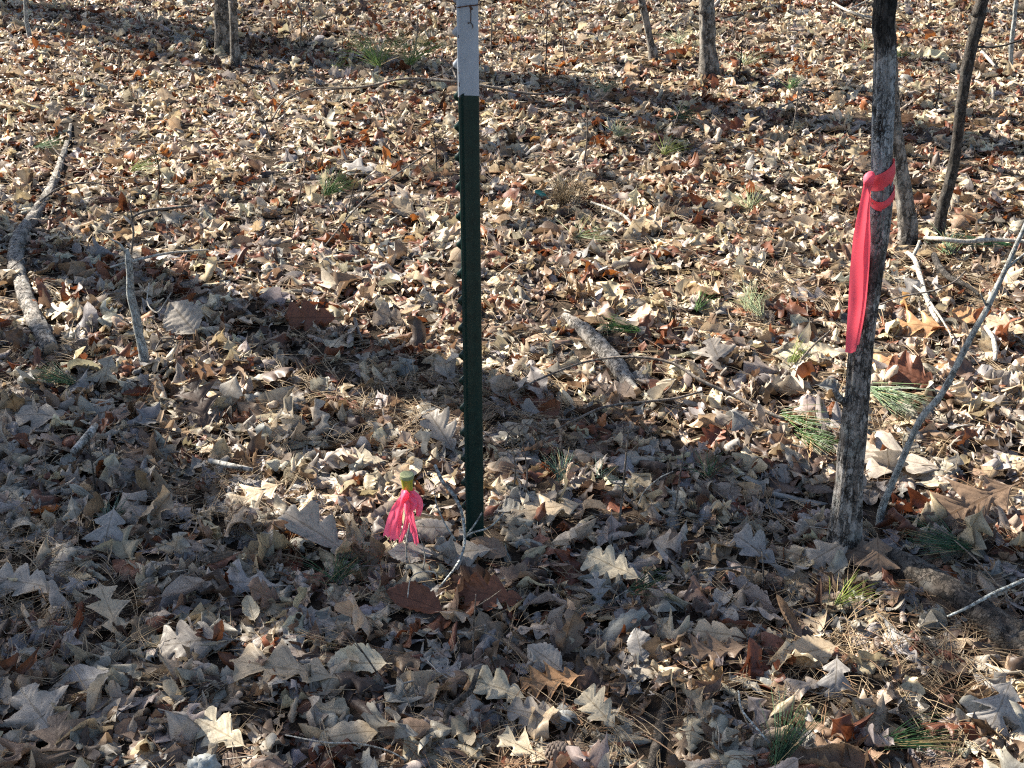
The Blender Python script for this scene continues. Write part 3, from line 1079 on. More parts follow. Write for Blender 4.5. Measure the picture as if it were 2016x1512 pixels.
# snapped upright stick with a forked twig on it
ys_ = G(280, 692)[1]
sn = stand([(282, 694, 20), (274, 660, 17), (266, 615, 17), (257, 580, 16), (256, 545, 14), (253, 515, 13), (250, 490, 7)], ys_)
t_ = empty("dead_sapling", (sn[0, 0], sn[0, 1], 0))
tag(t_, "snapped dead upright stick with a dark forked twig at its top", "dead sapling")
o_ = np.array([sn[0, 0], sn[0, 1], 0.0])
f_ = sn[0].copy()
f_[2] -= 0.06
part_mesh("stem", [tube(np.vstack([f_, sn]), 14, 0.14, (2, 30), n=90, vgroove=0.12)], M_BARKG, t_, o_)
part_mesh("splinter", [tube([[*VY(250, 500, ys_), 0.004], [*VY(235, 480, ys_ - 0.01), 0.003], [*VY(216, 470, ys_ - 0.01), 0.0015]], 7, 0.1, n=10)], M_BARKG, t_, o_)
part_mesh("forked_twig", [tube([[*VY(258, 500, ys_ + .02), 0.0035], [*VY(263, 460, ys_ + .02), 0.003], [*VY(261, 430, ys_ + .03), 0.0035], [*VY(290, 415, ys_ + .05), 0.004], [*VY(335, 410, ys_ + .08), 0.004], [*VY(378, 405, ys_ + .12), 0.003]], 8, 0.15, n=40),
                          tube([[*VY(261, 430, ys_ + .03), 0.003], [*VY(256, 405, ys_ + .03), 0.0018], [*VY(257, 380, ys_ + .03), 0.001]], 6, n=10)], M_TWIG, t_, o_)

# ------------------------------------------------------------------ the steel post
def make_post():
    yp = G(936, 1046)[1]
    foot = VY(936, 1046, yp)
    topv = VY(920, -60, yp)
    zt = topv[2]
    lean = (topv[0] - foot[0]) / (zt - foot[2])
    t = empty("fence_post", (foot[0], foot[1], 0))
    t.rotation_euler = (0, math.atan(lean), R(-9))
    tag(t, "dark green studded steel post with a white painted top", "post")
    zsplit = VY(922, 183, yp)[2]
    hz = zt + 0.12

    def section(z0, z1, g=0.0):
        mb = MB()
        # profile in x (to the right) and y (away): a studded flange seen edge on, the web running right
        pr = [(-0.0175, -0.0165), (-0.0135, -0.0175), (-0.0125, -0.0150), (-0.0105, -0.0060), (-0.0085, -0.0035), (0.006, -0.0026), (0.0165, -0.0032), (0.0185, -0.002), (0.0185, 0.002),
              (0.0165, 0.0032), (0.006, 0.0026), (-0.0085, 0.0035), (-0.0105, 0.0060), (-0.0125, 0.0150), (-0.0135, 0.0175), (-0.0175, 0.0165), (-0.0180, 0.008), (-0.0180, -0.008)]
        k = len(pr)
        zs = np.linspace(z0, z1, 12)
        V = np.array([[x * (1 + g), y * (1 + g), z] for z in zs for x, y in pr])
        j = np.arange(k)
        F = np.concatenate([np.stack([q * k + j, q * k + (j + 1) % k, (q + 1) * k + (j + 1) % k, (q + 1) * k + j], -1) for q in range(len(zs) - 1)])
        mb.add(V, [F])
        # end caps as fans
        c = np.vstack([V[:k], [[-0.006, 0, z0]], V[-k:], [[-0.006, 0, z1]]])
        mb.add(c, [np.stack([np.full(k, k), (j + 1) % k, j], -1), np.stack([np.full(k, 2 * k + 1), k + 1 + j, k + 1 + (j + 1) % k], -1)])
        return mb
    section(-0.12, zsplit).build("green_shaft", M_PGREEN, t, smooth=False)
    section(zsplit - 0.004, hz, 0.02).build("white_top", M_PWHITE, t, smooth=False)
    ys = [-5, 62, 125.5, 189, 249, 309, 368, 426, 481, 538.5, 592, 646, 699.6, 749.6, 803, 851.5, 901.5, 949.6, 996]
    for py in ys:
        z = VY(912, py, yp)[2]
        w = 0.0055
        st = np.array([[-0.0172, y, z + dz] for y in (-w, w) for dz in (0.014, -0.013)] + [[-0.029, y * 0.8, z + dz] for y in (-w, w) for dz in (0.001, -0.004)])
        F = np.array([[0, 4, 5, 1], [2, 3, 7, 6], [4, 6, 7, 5], [0, 2, 6, 4], [1, 5, 7, 3], [0, 1, 3, 2]])
        MB().add(st, [F]).build("stud", M_PWHITE if z > zsplit else M_PGREEN, t, smooth=False)
    # flaked paint lines near the top of the white part
    mb = MB()
    z1 = VY(925, 8, yp)[2]
    for pts in ([(0.0065, 0), (0.0058, -0.011), (0.0062, -0.02), (0.0055, -0.028), (0.006, -0.033)], [(0.006, -0.033), (0.001, -0.0325)], [(0.006, -0.033), (0.0095, -0.038), (0.009, -0.043)], [(0.0012, -0.0325), (0.0014, -0.035)]):
        rows = [[x, -0.0041, z1 + dz, 0.0007 if k else 0.0009] for k, (x, dz) in enumerate(pts)]
        mb.add(*tube(rows, 5, 0.3, (2, 200), n=12))
    for zz, hh in ((-0.052, 0.006), (-0.12, 0.004), (-0.14, 0.008), (-0.165, 0.006)):
        mb.add(*tube([[-0.0152, -0.0182, z1 + zz, 0.0007], [-0.0150, -0.0182, z1 + zz - hh, 0.0006]], 5, 0.3, n=4))
    o_ = mb.build("flaked_paint", M_RUST, t)
    # wire tied round the post
    w = empty("wire_tie", (foot[0] + lean * z1, foot[1], z1))
    tag(w, "thin rusty wire tied round the white top of the post", "wire")
    loop = []
    for q in np.linspace(0, 2 * PI, 25):
        loop.append([0.024 * math.cos(q), 0.021 * math.sin(q) * 1.0, 0.003 * math.cos(q) + 0.001 * math.sin(3 * q), 0.0013])
    mb = MB()
    mb.add(*tube(loop, 6, 0.2, (2, 200), n=60, cap=False))
    mb.add(*tube([[0.004, -0.023, 0.001, 0.0016], [0.007, -0.0245, -0.003, 0.0028], [0.008, -0.024, -0.005, 0.0012]], 6, 0.2, n=10))
    mb.add(*tube([[-0.024, 0.0, 0.003, 0.0013], [-0.05, 0.012, 0.006, 0.0012], [-0.085, 0.02, -0.004, 0.001]], 6, 0.1, n=12))
    mb.build("wire_loop", M_RUST, w)
    return yp


POST_Y = make_post()


# ------------------------------------------------------------------ survey pin and its ribbon
def strip(center, side, width, nrm, n=24, m=6, fold=0.0, wav=0.0, seed=0, tails=0.0):
    """ribbon along center rows; side/width per row"""
    r = np.random.RandomState(seed)
    C = catmull(center, n)
    def lerp(a):
        a = np.asarray(a, float)
        a = a[:, None] if a.ndim == 1 else a
        q = np.linspace(0, len(a) - 1, n)
        return np.stack([np.interp(q, np.arange(len(a)), a[:, k]) for k in range(a.shape[1])], -1)
    Sd, Wd, Nn = lerp(side), lerp(width), lerp(nrm)
    s = np.linspace(-0.5, 0.5, m + 1)
    ph = r.uniform(0, 6.28, 3)
    V = []
    for k in range(n):
        u = k / (n - 1)
        for q in s:
            off = fold * math.cos(q * PI * 2) + wav * math.sin(9 * u + 5 * q + ph[0]) + wav * 0.6 * math.sin(17 * u - 7 * q + ph[1])
            p = C[k] + Sd[k] * Wd[k] * q + Nn[k] * off
            V.append(p)
    V = np.array(V)
    if tails:
        V[-(m + 1):, 2] += tails * np.array([((i * 7) % 3 - 1) for i in range(m + 1)])
    i, j = np.meshgrid(np.arange(n - 1), np.arange(m), indexing='ij')
    a = i * (m + 1) + j
    F = np.stack([a, a + 1, a + m + 2, a + m + 1], -1).reshape(-1, 4)
    return V, [F]


def make_pin():
    y = G(806, 1062)[1]
    f = VY(806, 1062, y)
    org = np.array([f[0], f[1], 0.0])
    t = empty("survey_pin", org)
    tag(t, "short stake with a flared olive yellow cap beside the green post", "stake")
    ztop = VY(807, 935, y)[2]
    k = 2796 / 3.06
    part_mesh("rod", [tube([[*(org + (0, 0, -0.1)), 0.008], [*(org + (0, 0, ztop - 0.04)), 0.008]], 12, 0.06, n=20)], simple_material("galvanised_rod", (0.30, 0.27, 0.32), 0.55, 0.5, noise=0.3), t, org)
    part_mesh("cap", [tube([[*(org + (0.001, 0, ztop - 0.075)), 0.0105], [*(org + (0.001, 0, ztop - 0.04)), 0.0108], [*(org + (0.0, 0, ztop - 0.018)), 0.0122], [*(org + (0, 0, ztop - 0.008)), 0.0140], [*(org + (0, 0, ztop - 0.004)), 0.0144]], 28, 0.0, n=24)], M_CAP, t, org)
    top = MB()
    a = np.linspace(0, 2 * PI, 28, endpoint=False)
    rings = [(0.0150, -0.006), (0.0153, 0.0008), (0.0146, 0.0022), (0.0125, 0.0018), (0.0, 0.0016)]
    V = np.array([[rr * math.cos(q), rr * math.sin(q), ztop + dz] for rr, dz in rings for q in a]) + org
    j = np.arange(28)
    F = np.concatenate([np.stack([i * 28 + j, i * 28 + (j + 1) % 28, (i + 1) * 28 + (j + 1) % 28, (i + 1) * 28 + j], -1) for i in range(4)])
    part_mesh("cap_rim", [(V, [F])], M_CAPT, t, org)

    # ribbon: a thing tied on the pin
    rb = empty("flagging_ribbon", org)
    tag(rb, "hot pink flagging ribbon knotted round the yellow capped stake", "ribbon")
    zk = VY(806, 972, y)[2]
    ws = []
    ring = [[org[0] + 0.0135 * math.cos(q), org[1] + 0.0135 * math.sin(q), zk + 0.003 * math.sin(q * 2)] for q in np.linspace(-PI, PI, 21)]
    side = [[0.12, 0, 1.0]] * 21
    nr = [[math.cos(q), math.sin(q), 0] for q in np.linspace(-PI, PI, 21)]
    part_mesh("wrap", [strip(ring, side, [0.022] * 21, nr, 60, 6, 0.0008, 0.0009, 1)], M_RIB2, rb, org)
    part_mesh("knot", [tube([[*VY(797, 966, y - .014), 0.004], [*VY(799, 974, y - .02), 0.0075], [*VY(798, 982, y - .018), 0.006], [*VY(797, 988, y - .016), 0.003]], 12, 0.4, (2, 160), n=24)], M_RIB2, rb, org)
    # (start px, mid px, end px, widths m, depth offsets)
    tails = [
        ([(796, 972), (780, 1000), (769, 1035), (763, 1056)], [0.008, 0.015, 0.018, 0.016], -0.024, 1),
        ([(796, 974), (786, 1005), (780, 1040), (776, 1063)], [0.008, 0.013, 0.017, 0.015], -0.036, 2),
        ([(799, 980), (803, 1005), (798, 1040), (787, 1067)], [0.007, 0.008, 0.010, 0.006], -0.046, 3),
        ([(800, 978), (808, 1005), (814, 1040), (820, 1071)], [0.007, 0.008, 0.010, 0.008], -0.036, 4),
        ([(808, 966), (821, 982), (825, 1002), (824, 1016)], [0.014, 0.017, 0.014, 0.007], -0.020, 5),
        ([(802, 974), (812, 984), (816, 996), (812, 1006)], [0.010, 0.014, 0.010, 0.006], -0.030, 7),
        ([(800, 980), (800, 1000), (806, 1022), (812, 1050)], [0.006, 0.008, 0.007, 0.006], -0.046, 6)]
    for pts, wd, dy, sd in tails:
        c = [VY(px, py, y + dy * (0.35 + 0.65 * q / 3)) for q, (px, py) in enumerate(pts)]
        sdv = [[1, 0.25 * math.sin(sd * 2.1 + q), 0.05] for q in range(4)]
        wd = [w * 1.28 for w in wd]
        part_mesh("tail", [strip(c, sdv, wd, [[0, -1, 0.15]] * 4, 26, 6, 0.0022, 0.0012, sd, 0.003)], M_RIB2, rb, org)


make_pin()


# ------------------------------------------------------------------ ribbon on the tree
def make_tree_ribbon():
    P = catmull(main, 200)

    def at(py):
        k = int(np.argmin([abs(to_px(*p[:3])[1] - py) for p in P]))
        return P[k]
    org = at(350)[:3].copy()
    rb = empty("flagging_ribbon", org)
    tag(rb, "coral pink flagging ribbon hanging from the slim grey tree", "ribbon")
    for py, w, dz, sag, sd in ((349, 0.046, 0.022, 0.0, 1), (388, 0.025, 0.018, 0.012, 2)):
        q0 = at(py)
        rad = q0[3] + 0.0012
        qs = np.linspace(-PI / 2 - 2.7, -PI / 2 + 3.55, 41)
        ring = [[q0[0] + rad * math.cos(q), q0[1] + rad * math.sin(q), q0[2] + dz * 0.5 * math.cos(q) - sag * max(0, -math.sin(q)) ** 2] for q in qs]
        nr = [[math.cos(q), math.sin(q), 0] for q in qs]
        wd = [w * (0.85 + 0.22 * math.cos(q)) for q in qs]
        part_mesh("wrap", [strip(ring, [[0, 0, 1.0]] * 41, wd, nr, 90, 8, 0.0006, 0.0011, sd)], M_RIBW, rb, org)
    yk = yd - 0.03
    part_mesh("knot", [tube([[*VY(1717, 340, yk), 0.006], [*VY(1711, 350, yk - .006), 0.011], [*VY(1710, 362, yk - .006), 0.009], [*VY(1709, 374, yk - 0.004), 0.005]], 16, 0.35, (2, 120), n=30)], M_RIB, rb, org)
    c = [(1709, 352), (1703, 400), (1697, 450), (1692, 520), (1687, 590), (1682, 640), (1675, 694)]
    wpx = [14, 24, 35, 37, 35, 33, 24]
    cc = [VY(px, py, yk - 0.012) for px, py in c]
    wm = [w / 2796 * 2.75 * 0.92 for w in wpx]
    part_mesh("tail", [strip(cc, [[1, 0.15, 0], [1, 0.3, 0], [1, 0.15, 0], [1, -0.15, 0], [1, -0.1, 0], [1, 0.2, 0.0], [1, 0.1, 0.0]], wm, [[0, -1, 0]] * 7, 70, 10, 0.0022, 0.0009, 4, 0.0)], M_RIB, rb, org)
    c = [(1711, 356), (1707, 400), (1704, 450), (1700, 520), (1695, 590), (1690, 640), (1684, 680)]
    wpx = [12, 16, 26, 28, 27, 24, 19]
    cc = [VY(px, py, yk - 0.004) for px, py in c]
    wm = [w / 2796 * 2.75 * 0.92 for w in wpx]
    part_mesh("tail", [strip(cc, [[1, 0.2, 0]] * 7, wm, [[0, -1, 0]] * 7, 60, 8, 0.002, 0.0014, 7, 0.0)], M_RIB, rb, org)


make_tree_ribbon()


# ------------------------------------------------------------------ sticks and twigs lying about
def ground_stick(name, label, cat, pts, m, group=None, sides=8, rough=0.12, forks=()):
    """pts: px, py, height above litter m, width px"""
    def rows_of(pts):
        out = []
        for px, py, h, w in pts:
            g = G(px, py, h)
            out.append([g[0], g[1], surf(g[0], g[1]) * 0.6 + h, 0.82 * w / px_per_m(px, py) / 2])
        return np.array(out)
    rows = rows_of(pts)
    org = rows[0, :3].copy()
    if not forks:
        mb = MB()
        V, fl = tube(rows, sides, rough, (2, 60), n=len(rows) * 8)
        mb.add(V - org, fl)
        o = mb.build(name, m)
        o.location = org
        return tag(o, label, cat, group)
    t = empty(name, org)
    tag(t, label, cat, group)
    part_mesh("stem", [tube(rows, sides, rough, (2, 60), n=len(rows) * 8)], m, t, org)
    for f in forks:
        part_mesh("side_twig", [tube(rows_of(f), 7, rough, (2, 60), n=len(f) * 7)], m, t, org)
    return t


TW = "twigs lying on the leaf litter"
ground_stick("twig", "long arching grey twig curving over the short pale log", "twig",
             [(1000, 762, 0.02, 4), (1075, 727, 0.05, 5), (1146, 701, 0.07, 5), (1212, 690, 0.09, 6), (1275, 686, 0.10, 6), (1330, 700, 0.09, 7), (1382, 731, 0.07, 8), (1455, 764, 0.04, 9), (1510, 795, 0.03, 9), (1545, 810, 0.02, 8)],
             M_TWIG, TW, forks=[[(1316, 697, 0.09, 4), (1350, 690, 0.10, 3), (1395, 712, 0.09, 2)]])
ground_stick("twig", "dark straight twig running under the arching grey twig", "twig",
             [(1080, 838, 0.03, 5), (1135, 810, 0.05, 5), (1192, 785, 0.05, 6), (1270, 772, 0.05, 6), (1330, 766, 0.04, 6), (1384, 752, 0.04, 5)], M_TWIG, TW,
             forks=[[(1080, 838, 0.04, 4), (1050, 826, 0.05, 4), (1021, 821, 0.05, 4), (985, 833, 0.04, 4), (952, 845, 0.03, 3)], [(1018, 822, 0.05, 4), (1003, 838, 0.03, 4), (994, 866, 0.01, 4)]])
ground_stick("twig", "pale lichened twig bending down in front of the green post", "twig",
             [(856, 903, 0.16, 7), (870, 937, 0.14, 8), (882, 950, 0.12, 8), (896, 972, 0.10, 8), (908, 1000, 0.08, 7), (914, 1036, 0.05, 7), (913, 1067, 0.03, 6), (900, 1098, 0.03, 6), (866, 1142, 0.02, 5)], M_TWIGL, TW,
             forks=[[(918, 1046, 0.05, 4), (930, 1037, 0.06, 5), (960, 1027, 0.08, 4), (980, 1010, 0.10, 4), (992, 995, 0.12, 3)], [(920, 1042, 0.05, 4), (935, 1020, 0.08, 4), (949, 998, 0.10, 3)],
                    [(897, 1055, 0.04, 5), (880, 1030, 0.07, 4), (861, 990, 0.11, 3), (855, 958, 0.14, 2)]])
ground_stick("stick", "pale straight stick lying at the foot of the dark crooked sapling", "stick",
             [(1822, 456, 0.03, 9), (1856, 462, 0.05, 11), (1900, 464, 0.05, 11), (1960, 459, 0.05, 10), (2040, 464, 0.05, 9)], M_STICK, TW)
ground_stick("stick", "pale curved stick with a short hook lying right of the ribbon tail", "stick",
             [(1788, 486, 0.02, 10), (1802, 498, 0.03, 11), (1812, 530, 0.03, 12), (1822, 570, 0.03, 12), (1838, 605, 0.03, 11), (1850, 626, 0.02, 8)], M_STICK, TW,
             forks=[[(1800, 492, 0.03, 9), (1810, 470, 0.06, 8), (1812, 462, 0.07, 7)]])
ground_stick("twig", "thin pale stick crossing the curved stick with a hook", "twig", [(1780, 537, 0.03, 5), (1815, 568, 0.04, 6), (1845, 602, 0.04, 6), (1868, 640, 0.02, 4), (1876, 655, 0.02, 3)], M_STICK, TW)
ground_stick("twig", "thin dark twig stretching from the ribboned tree to the curved stick", "twig", [(1728, 592, 0.04, 3), (1780, 574, 0.06, 4), (1840, 562, 0.07, 4), (1880, 545, 0.08, 4), (1902, 522, 0.09, 3)], M_TWIG, TW)
ground_stick("stick", "dark bent stick curving behind the leaning grey sapling", "stick", [(1840, 490, 0.03, 14), (1850, 512, 0.03, 15), (1872, 536, 0.02, 14), (1910, 552, 0.02, 10), (1930, 568, 0.01, 6)], M_BARKD, TW)
ground_stick("stick", "short whitish stick lying below the kink of the leaning sapling", "stick", [(1942, 632, 0.02, 10), (1956, 652, 0.03, 11), (1962, 675, 0.03, 11), (1961, 694, 0.02, 9)], M_STICK, TW)
ground_stick("twig", "white curved stick lying beyond the post near the dry grass", "twig", [(1164, 389, 0.03, 5), (1200, 401, 0.04, 6), (1230, 416, 0.03, 7), (1243, 432, 0.02, 7), (1250, 448, 0.02, 6)], M_STICK, TW)
ground_stick("branch", "long thin bare branch lying behind the white top of the post", "branch",
             [(640, 168, 0.04, 4), (720, 163, 0.05, 5), (790, 149, 0.08, 6), (850, 149, 0.08, 7), (910, 153, 0.08, 7), (970, 160, 0.07, 7), (1030, 171, 0.04, 7), (1075, 172, 0.04, 5), (1110, 164, 0.03, 4)], M_TWIG, TW,
             forks=[[(840, 148, 0.08, 4), (870, 138, 0.10, 3), (893, 122, 0.12, 2)], [(900, 152, 0.08, 4), (890, 128, 0.10, 4), (865, 102, 0.14, 3)]])
ground_stick("twig", "whitish lichened twig lying across the dark rotting log", "twig", [(1868, 1196, 0.05, 5), (1910, 1178, 0.065, 7), (1955, 1152, 0.08, 9), (2016, 1125, 0.09, 9), (2060, 1106, 0.09, 8)], M_TWIGL, TW)
ground_stick("twig", "thin bare twig bent upwards over the dark rotting log", "twig", [(1882, 1046, 0.04, 3), (1920, 1078, 0.07, 4), (1955, 1115, 0.08, 3), (1994, 1165, 0.05, 3)], M_TWIG, TW)
ground_stick("twig", "thin pale twig lying beside the rolled brown leaf", "twig", [(1455, 1345, 0.02, 4), (1462, 1382, 0.03, 5), (1490, 1420, 0.03, 5), (1516, 1452, 0.02, 5)], M_TWIGL, TW)
ground_stick("twig", "bent pale twig in the sunny patch left of the ribboned tree", "twig", [(1345, 1135, 0.02, 5), (1370, 1112, 0.04, 6), (1420, 1103, 0.05, 6), (1465, 1100, 0.04, 5), (1500, 1105, 0.03, 4)], M_TWIG, TW)
ground_stick("stick", "curved dark bark stick left of the orange oak leaf", "stick", [(940, 1302, 0.03, 12), (925, 1340, 0.03, 13), (895, 1365, 0.03, 15), (880, 1385, 0.03, 16), (876, 1408, 0.02, 12)], M_LOGD, TW)
ground_stick("twig", "long pale twig reaching the leaf edge of the lowest sunny patch", "twig", [(560, 1432, 0.02, 3), (640, 1447, 0.03, 4), (700, 1448, 0.04, 4), (760, 1462, 0.03, 4), (800, 1480, 0.02, 3)], M_STICK, TW)
ground_stick("stick", "short lichened bark piece standing among grey leaves", "stick", [(140, 875, 0.01, 16), (160, 855, 0.02, 19), (176, 838, 0.03, 20), (186, 822, 0.03, 14)], M_LOG, TW)
ground_stick("stick", "small grey bark stick half hidden among shaded needles", "stick", [(410, 890, 0.02, 12), (440, 900, 0.03, 13), (470, 905, 0.03, 13), (495, 908, 0.02, 10)], M_LOG, TW)
ground_stick("twig", "tan stalk lying behind the snapped upright stick", "twig", [(215, 515, 0.02, 5), (255, 505, 0.03, 6), (330, 486, 0.04, 6), (410, 478, 0.03, 4)], M_STICK, TW)
ground_stick("twig", "forked pale stalk right of the snapped upright stick", "twig", [(292, 545, 0.05, 3), (289, 585, 0.03, 3), (308, 602, 0.02, 4), (325, 580, 0.05, 3), (336, 563, 0.07, 3)], M_STICK, TW)
ground_stick("twig", "brown twig angling towards the lone young tree", "twig", [(1516, 212, 0.02, 4), (1548, 195, 0.04, 4), (1590, 178, 0.05, 3)], M_TWIG, TW)
ground_stick("stick", "white weathered stick lying beside the dark crooked sapling's trunk", "stick", [(1934, 95, 0.02, 8), (1948, 108, 0.03, 8), (1960, 122, 0.02, 6)], M_STICK, TW)
ground_stick("twig", "pale forked stick behind the top of the ribboned tree", "twig", [(1640, 0, 0.04, 5), (1668, 12, 0.05, 6), (1700, 22, 0.04, 6), (1728, 26, 0.03, 4)], M_STICK, TW, forks=[[(1668, 12, 0.05, 4), (1690, 2, 0.06, 3), (1712, -8, 0.06, 2)]])
ground_stick("twig", "grey twig propped up from the leaves below the ribbon tail", "twig", [(1580, 692, 0.02, 5), (1605, 665, 0.05, 5), (1628, 648, 0.07, 5), (1636, 640, 0.08, 3)], M_TWIG, TW)
ground_stick("twig", "slanting pale stalk rising right of the needle tuft by the post", "twig", [(1258, 975, 0.02, 4), (1270, 948, 0.05, 3), (1300, 925, 0.07, 3), (1326, 914, 0.09, 2)], M_STICK, TW)
ground_stick("twig", "thin dark twig lying left of the green post's middle", "twig", [(640, 470, 0.02, 3), (700, 395, 0.05, 4), (760, 345, 0.07, 4), (840, 290, 0.07, 3)], M_TWIG, TW)
ground_stick("twig", "curved dark twig in the rust coloured leaves far left", "twig", [(535, 225, 0.03, 4), (560, 190, 0.06, 4), (610, 168, 0.08, 4), (690, 166, 0.07, 3)], M_TWIG, TW)
ground_stick("twig", "bare twig in the grey leaves below the ribboned stake", "twig", [(802, 1165, 0.02, 3), (808, 1128, 0.05, 3), (828, 1113, 0.06, 3), (855, 1115, 0.05, 3), (862, 1135, 0.02, 2)], M_STICK, TW)

# ------------------------------------------------------------------ upright dry stems
STEMS = [((309, 375), (305, 295), 3, "a lone dark dry stem standing past the yellow green needles"), ((535, 292), (506, 200), 4, "dark dry stem leaning in the rusty leaves below the oak"),
         ((573, 452), (605, 300), 3, "tall dry stem leaning over the rust leaves left of the post"), ((1150, 308), (1153, 200), 4, "dark dry stem with a dead bud right of the post"),
         ((1074, 132), (1078, 18), 3, "dry stem upright just right of the white post top"), ((966, 92), (968, 5), 3, "dark dry stem close beside the white post top"),
         ((672, 122), (675, 74), 3, "short dry stem beside the big green needle tuft"), ((757, 232), (742, 192), 4, "stubby dark stem below the big green needle tuft"),
         ((671, 438), (698, 360), 3, "dry stem leaning by the small green needle tufts"), ((1219, 1018), (1238, 842), 5, "tall olive dry stem in the shade right of the post"),
         ((1008, 962), (1007, 865), 4, "reddish dry stem standing straight close to the post"), ((1036, 964), (1019, 838), 4, "reddish dry stem leaning beside the blue green needles"),
         ((186, 960), (175, 872), 4, "pale dry stem in the shaded leaves of the middle left"), ((801, 1104), (806, 1030), 4, "pale dry stem standing in front of the pink ribboned stake"),
         ((829, 1112), (825, 1052), 3, "short dry stem right of the pink ribboned stake's tails"), ((931, 1275), (937, 1170), 4, "grey dry stem standing by the red brown folded leaf"),
         ((1456, 140), (1462, 60), 3, "dry stem standing right of the lone young tree"), ((1560, 250), (1572, 170), 3, "dry stem rising from the broad shadow band"),
         ((230, 150), (236, 70), 3, "dry stem standing in the far leaves left of the oak"), ((590, 90), (594, 10), 3, "dry stem standing in the far leaves right of the oak"),
         ((860, 330), (850, 240), 3, "dry stem standing close left of the green post"), ((1330, 985), (1348, 880), 4, "brown dry stem in the leaves left of the ribboned tree"),
         ((1505, 1135), (1500, 1085), 4, "short dry stem in the sunny leaves left of the tree foot"), ((760, 1330), (690, 1250), 4, "slanting dark dry stem among the folded tan leaves"),
         ((1840, 205), (1850, 150), 3, "dry stem beside the dark crooked sapling's middle"), ((1110, 90), (1104, 10), 3, "faint dry stem between the post and the thin sapling"),
         ((1325, 240), (1345, 195), 3, "tiny bent stem in the shadow left of the broad band"), ((815, 95), (822, 20), 3, "faint dry stem left of the white post top")]
for k_, (f0, t0, w_, lab_) in enumerate(STEMS):
    yy = G(*f0)[1]
    a_, b_ = VY(*f0, yy), VY(*t0, yy)
    a_[2] -= 0.03
    r_ = np.random.RandomState(k_)
    wm_ = w_ / px_per_m(*f0) / 2
    mid_ = (a_ + b_) / 2 + r_.normal(0, 0.006, 3)
    mb_ = MB()
    V_, fl_ = tube([[*a_, wm_], [*mid_, wm_ * 0.9], [*b_, wm_ * 0.5]], 6, 0.1, (2, 60), n=14)
    mb_.add(V_ - a_, fl_)
    for q_ in range(0 if 795 < f0[0] < 835 and f0[1] > 1050 else r_.randint(1, 4)):
        s_ = a_ + (b_ - a_) * r_.uniform(0.45, 0.95)
        e_ = s_ + np.array([r_.choice([-1, 1]) * r_.uniform(0.015, 0.05), r_.uniform(-0.03, 0.03), r_.uniform(0.01, 0.05)])
        V_, fl_ = tube([[*s_, wm_ * 0.6], [*((s_ + e_) / 2 + r_.normal(0, 0.003, 3)), wm_ * 0.5], [*e_, wm_ * 0.3]], 5, n=6)
        mb_.add(V_ - a_, fl_)
    o_ = mb_.build("dry_stem", M_STICK if 795 < f0[0] < 835 and f0[1] > 1050 else (M_TWIG if k_ % 4 else M_BARKD))
    o_.location = a_
    tag(o_, lab_, "stem", "dry stems standing in the leaves")

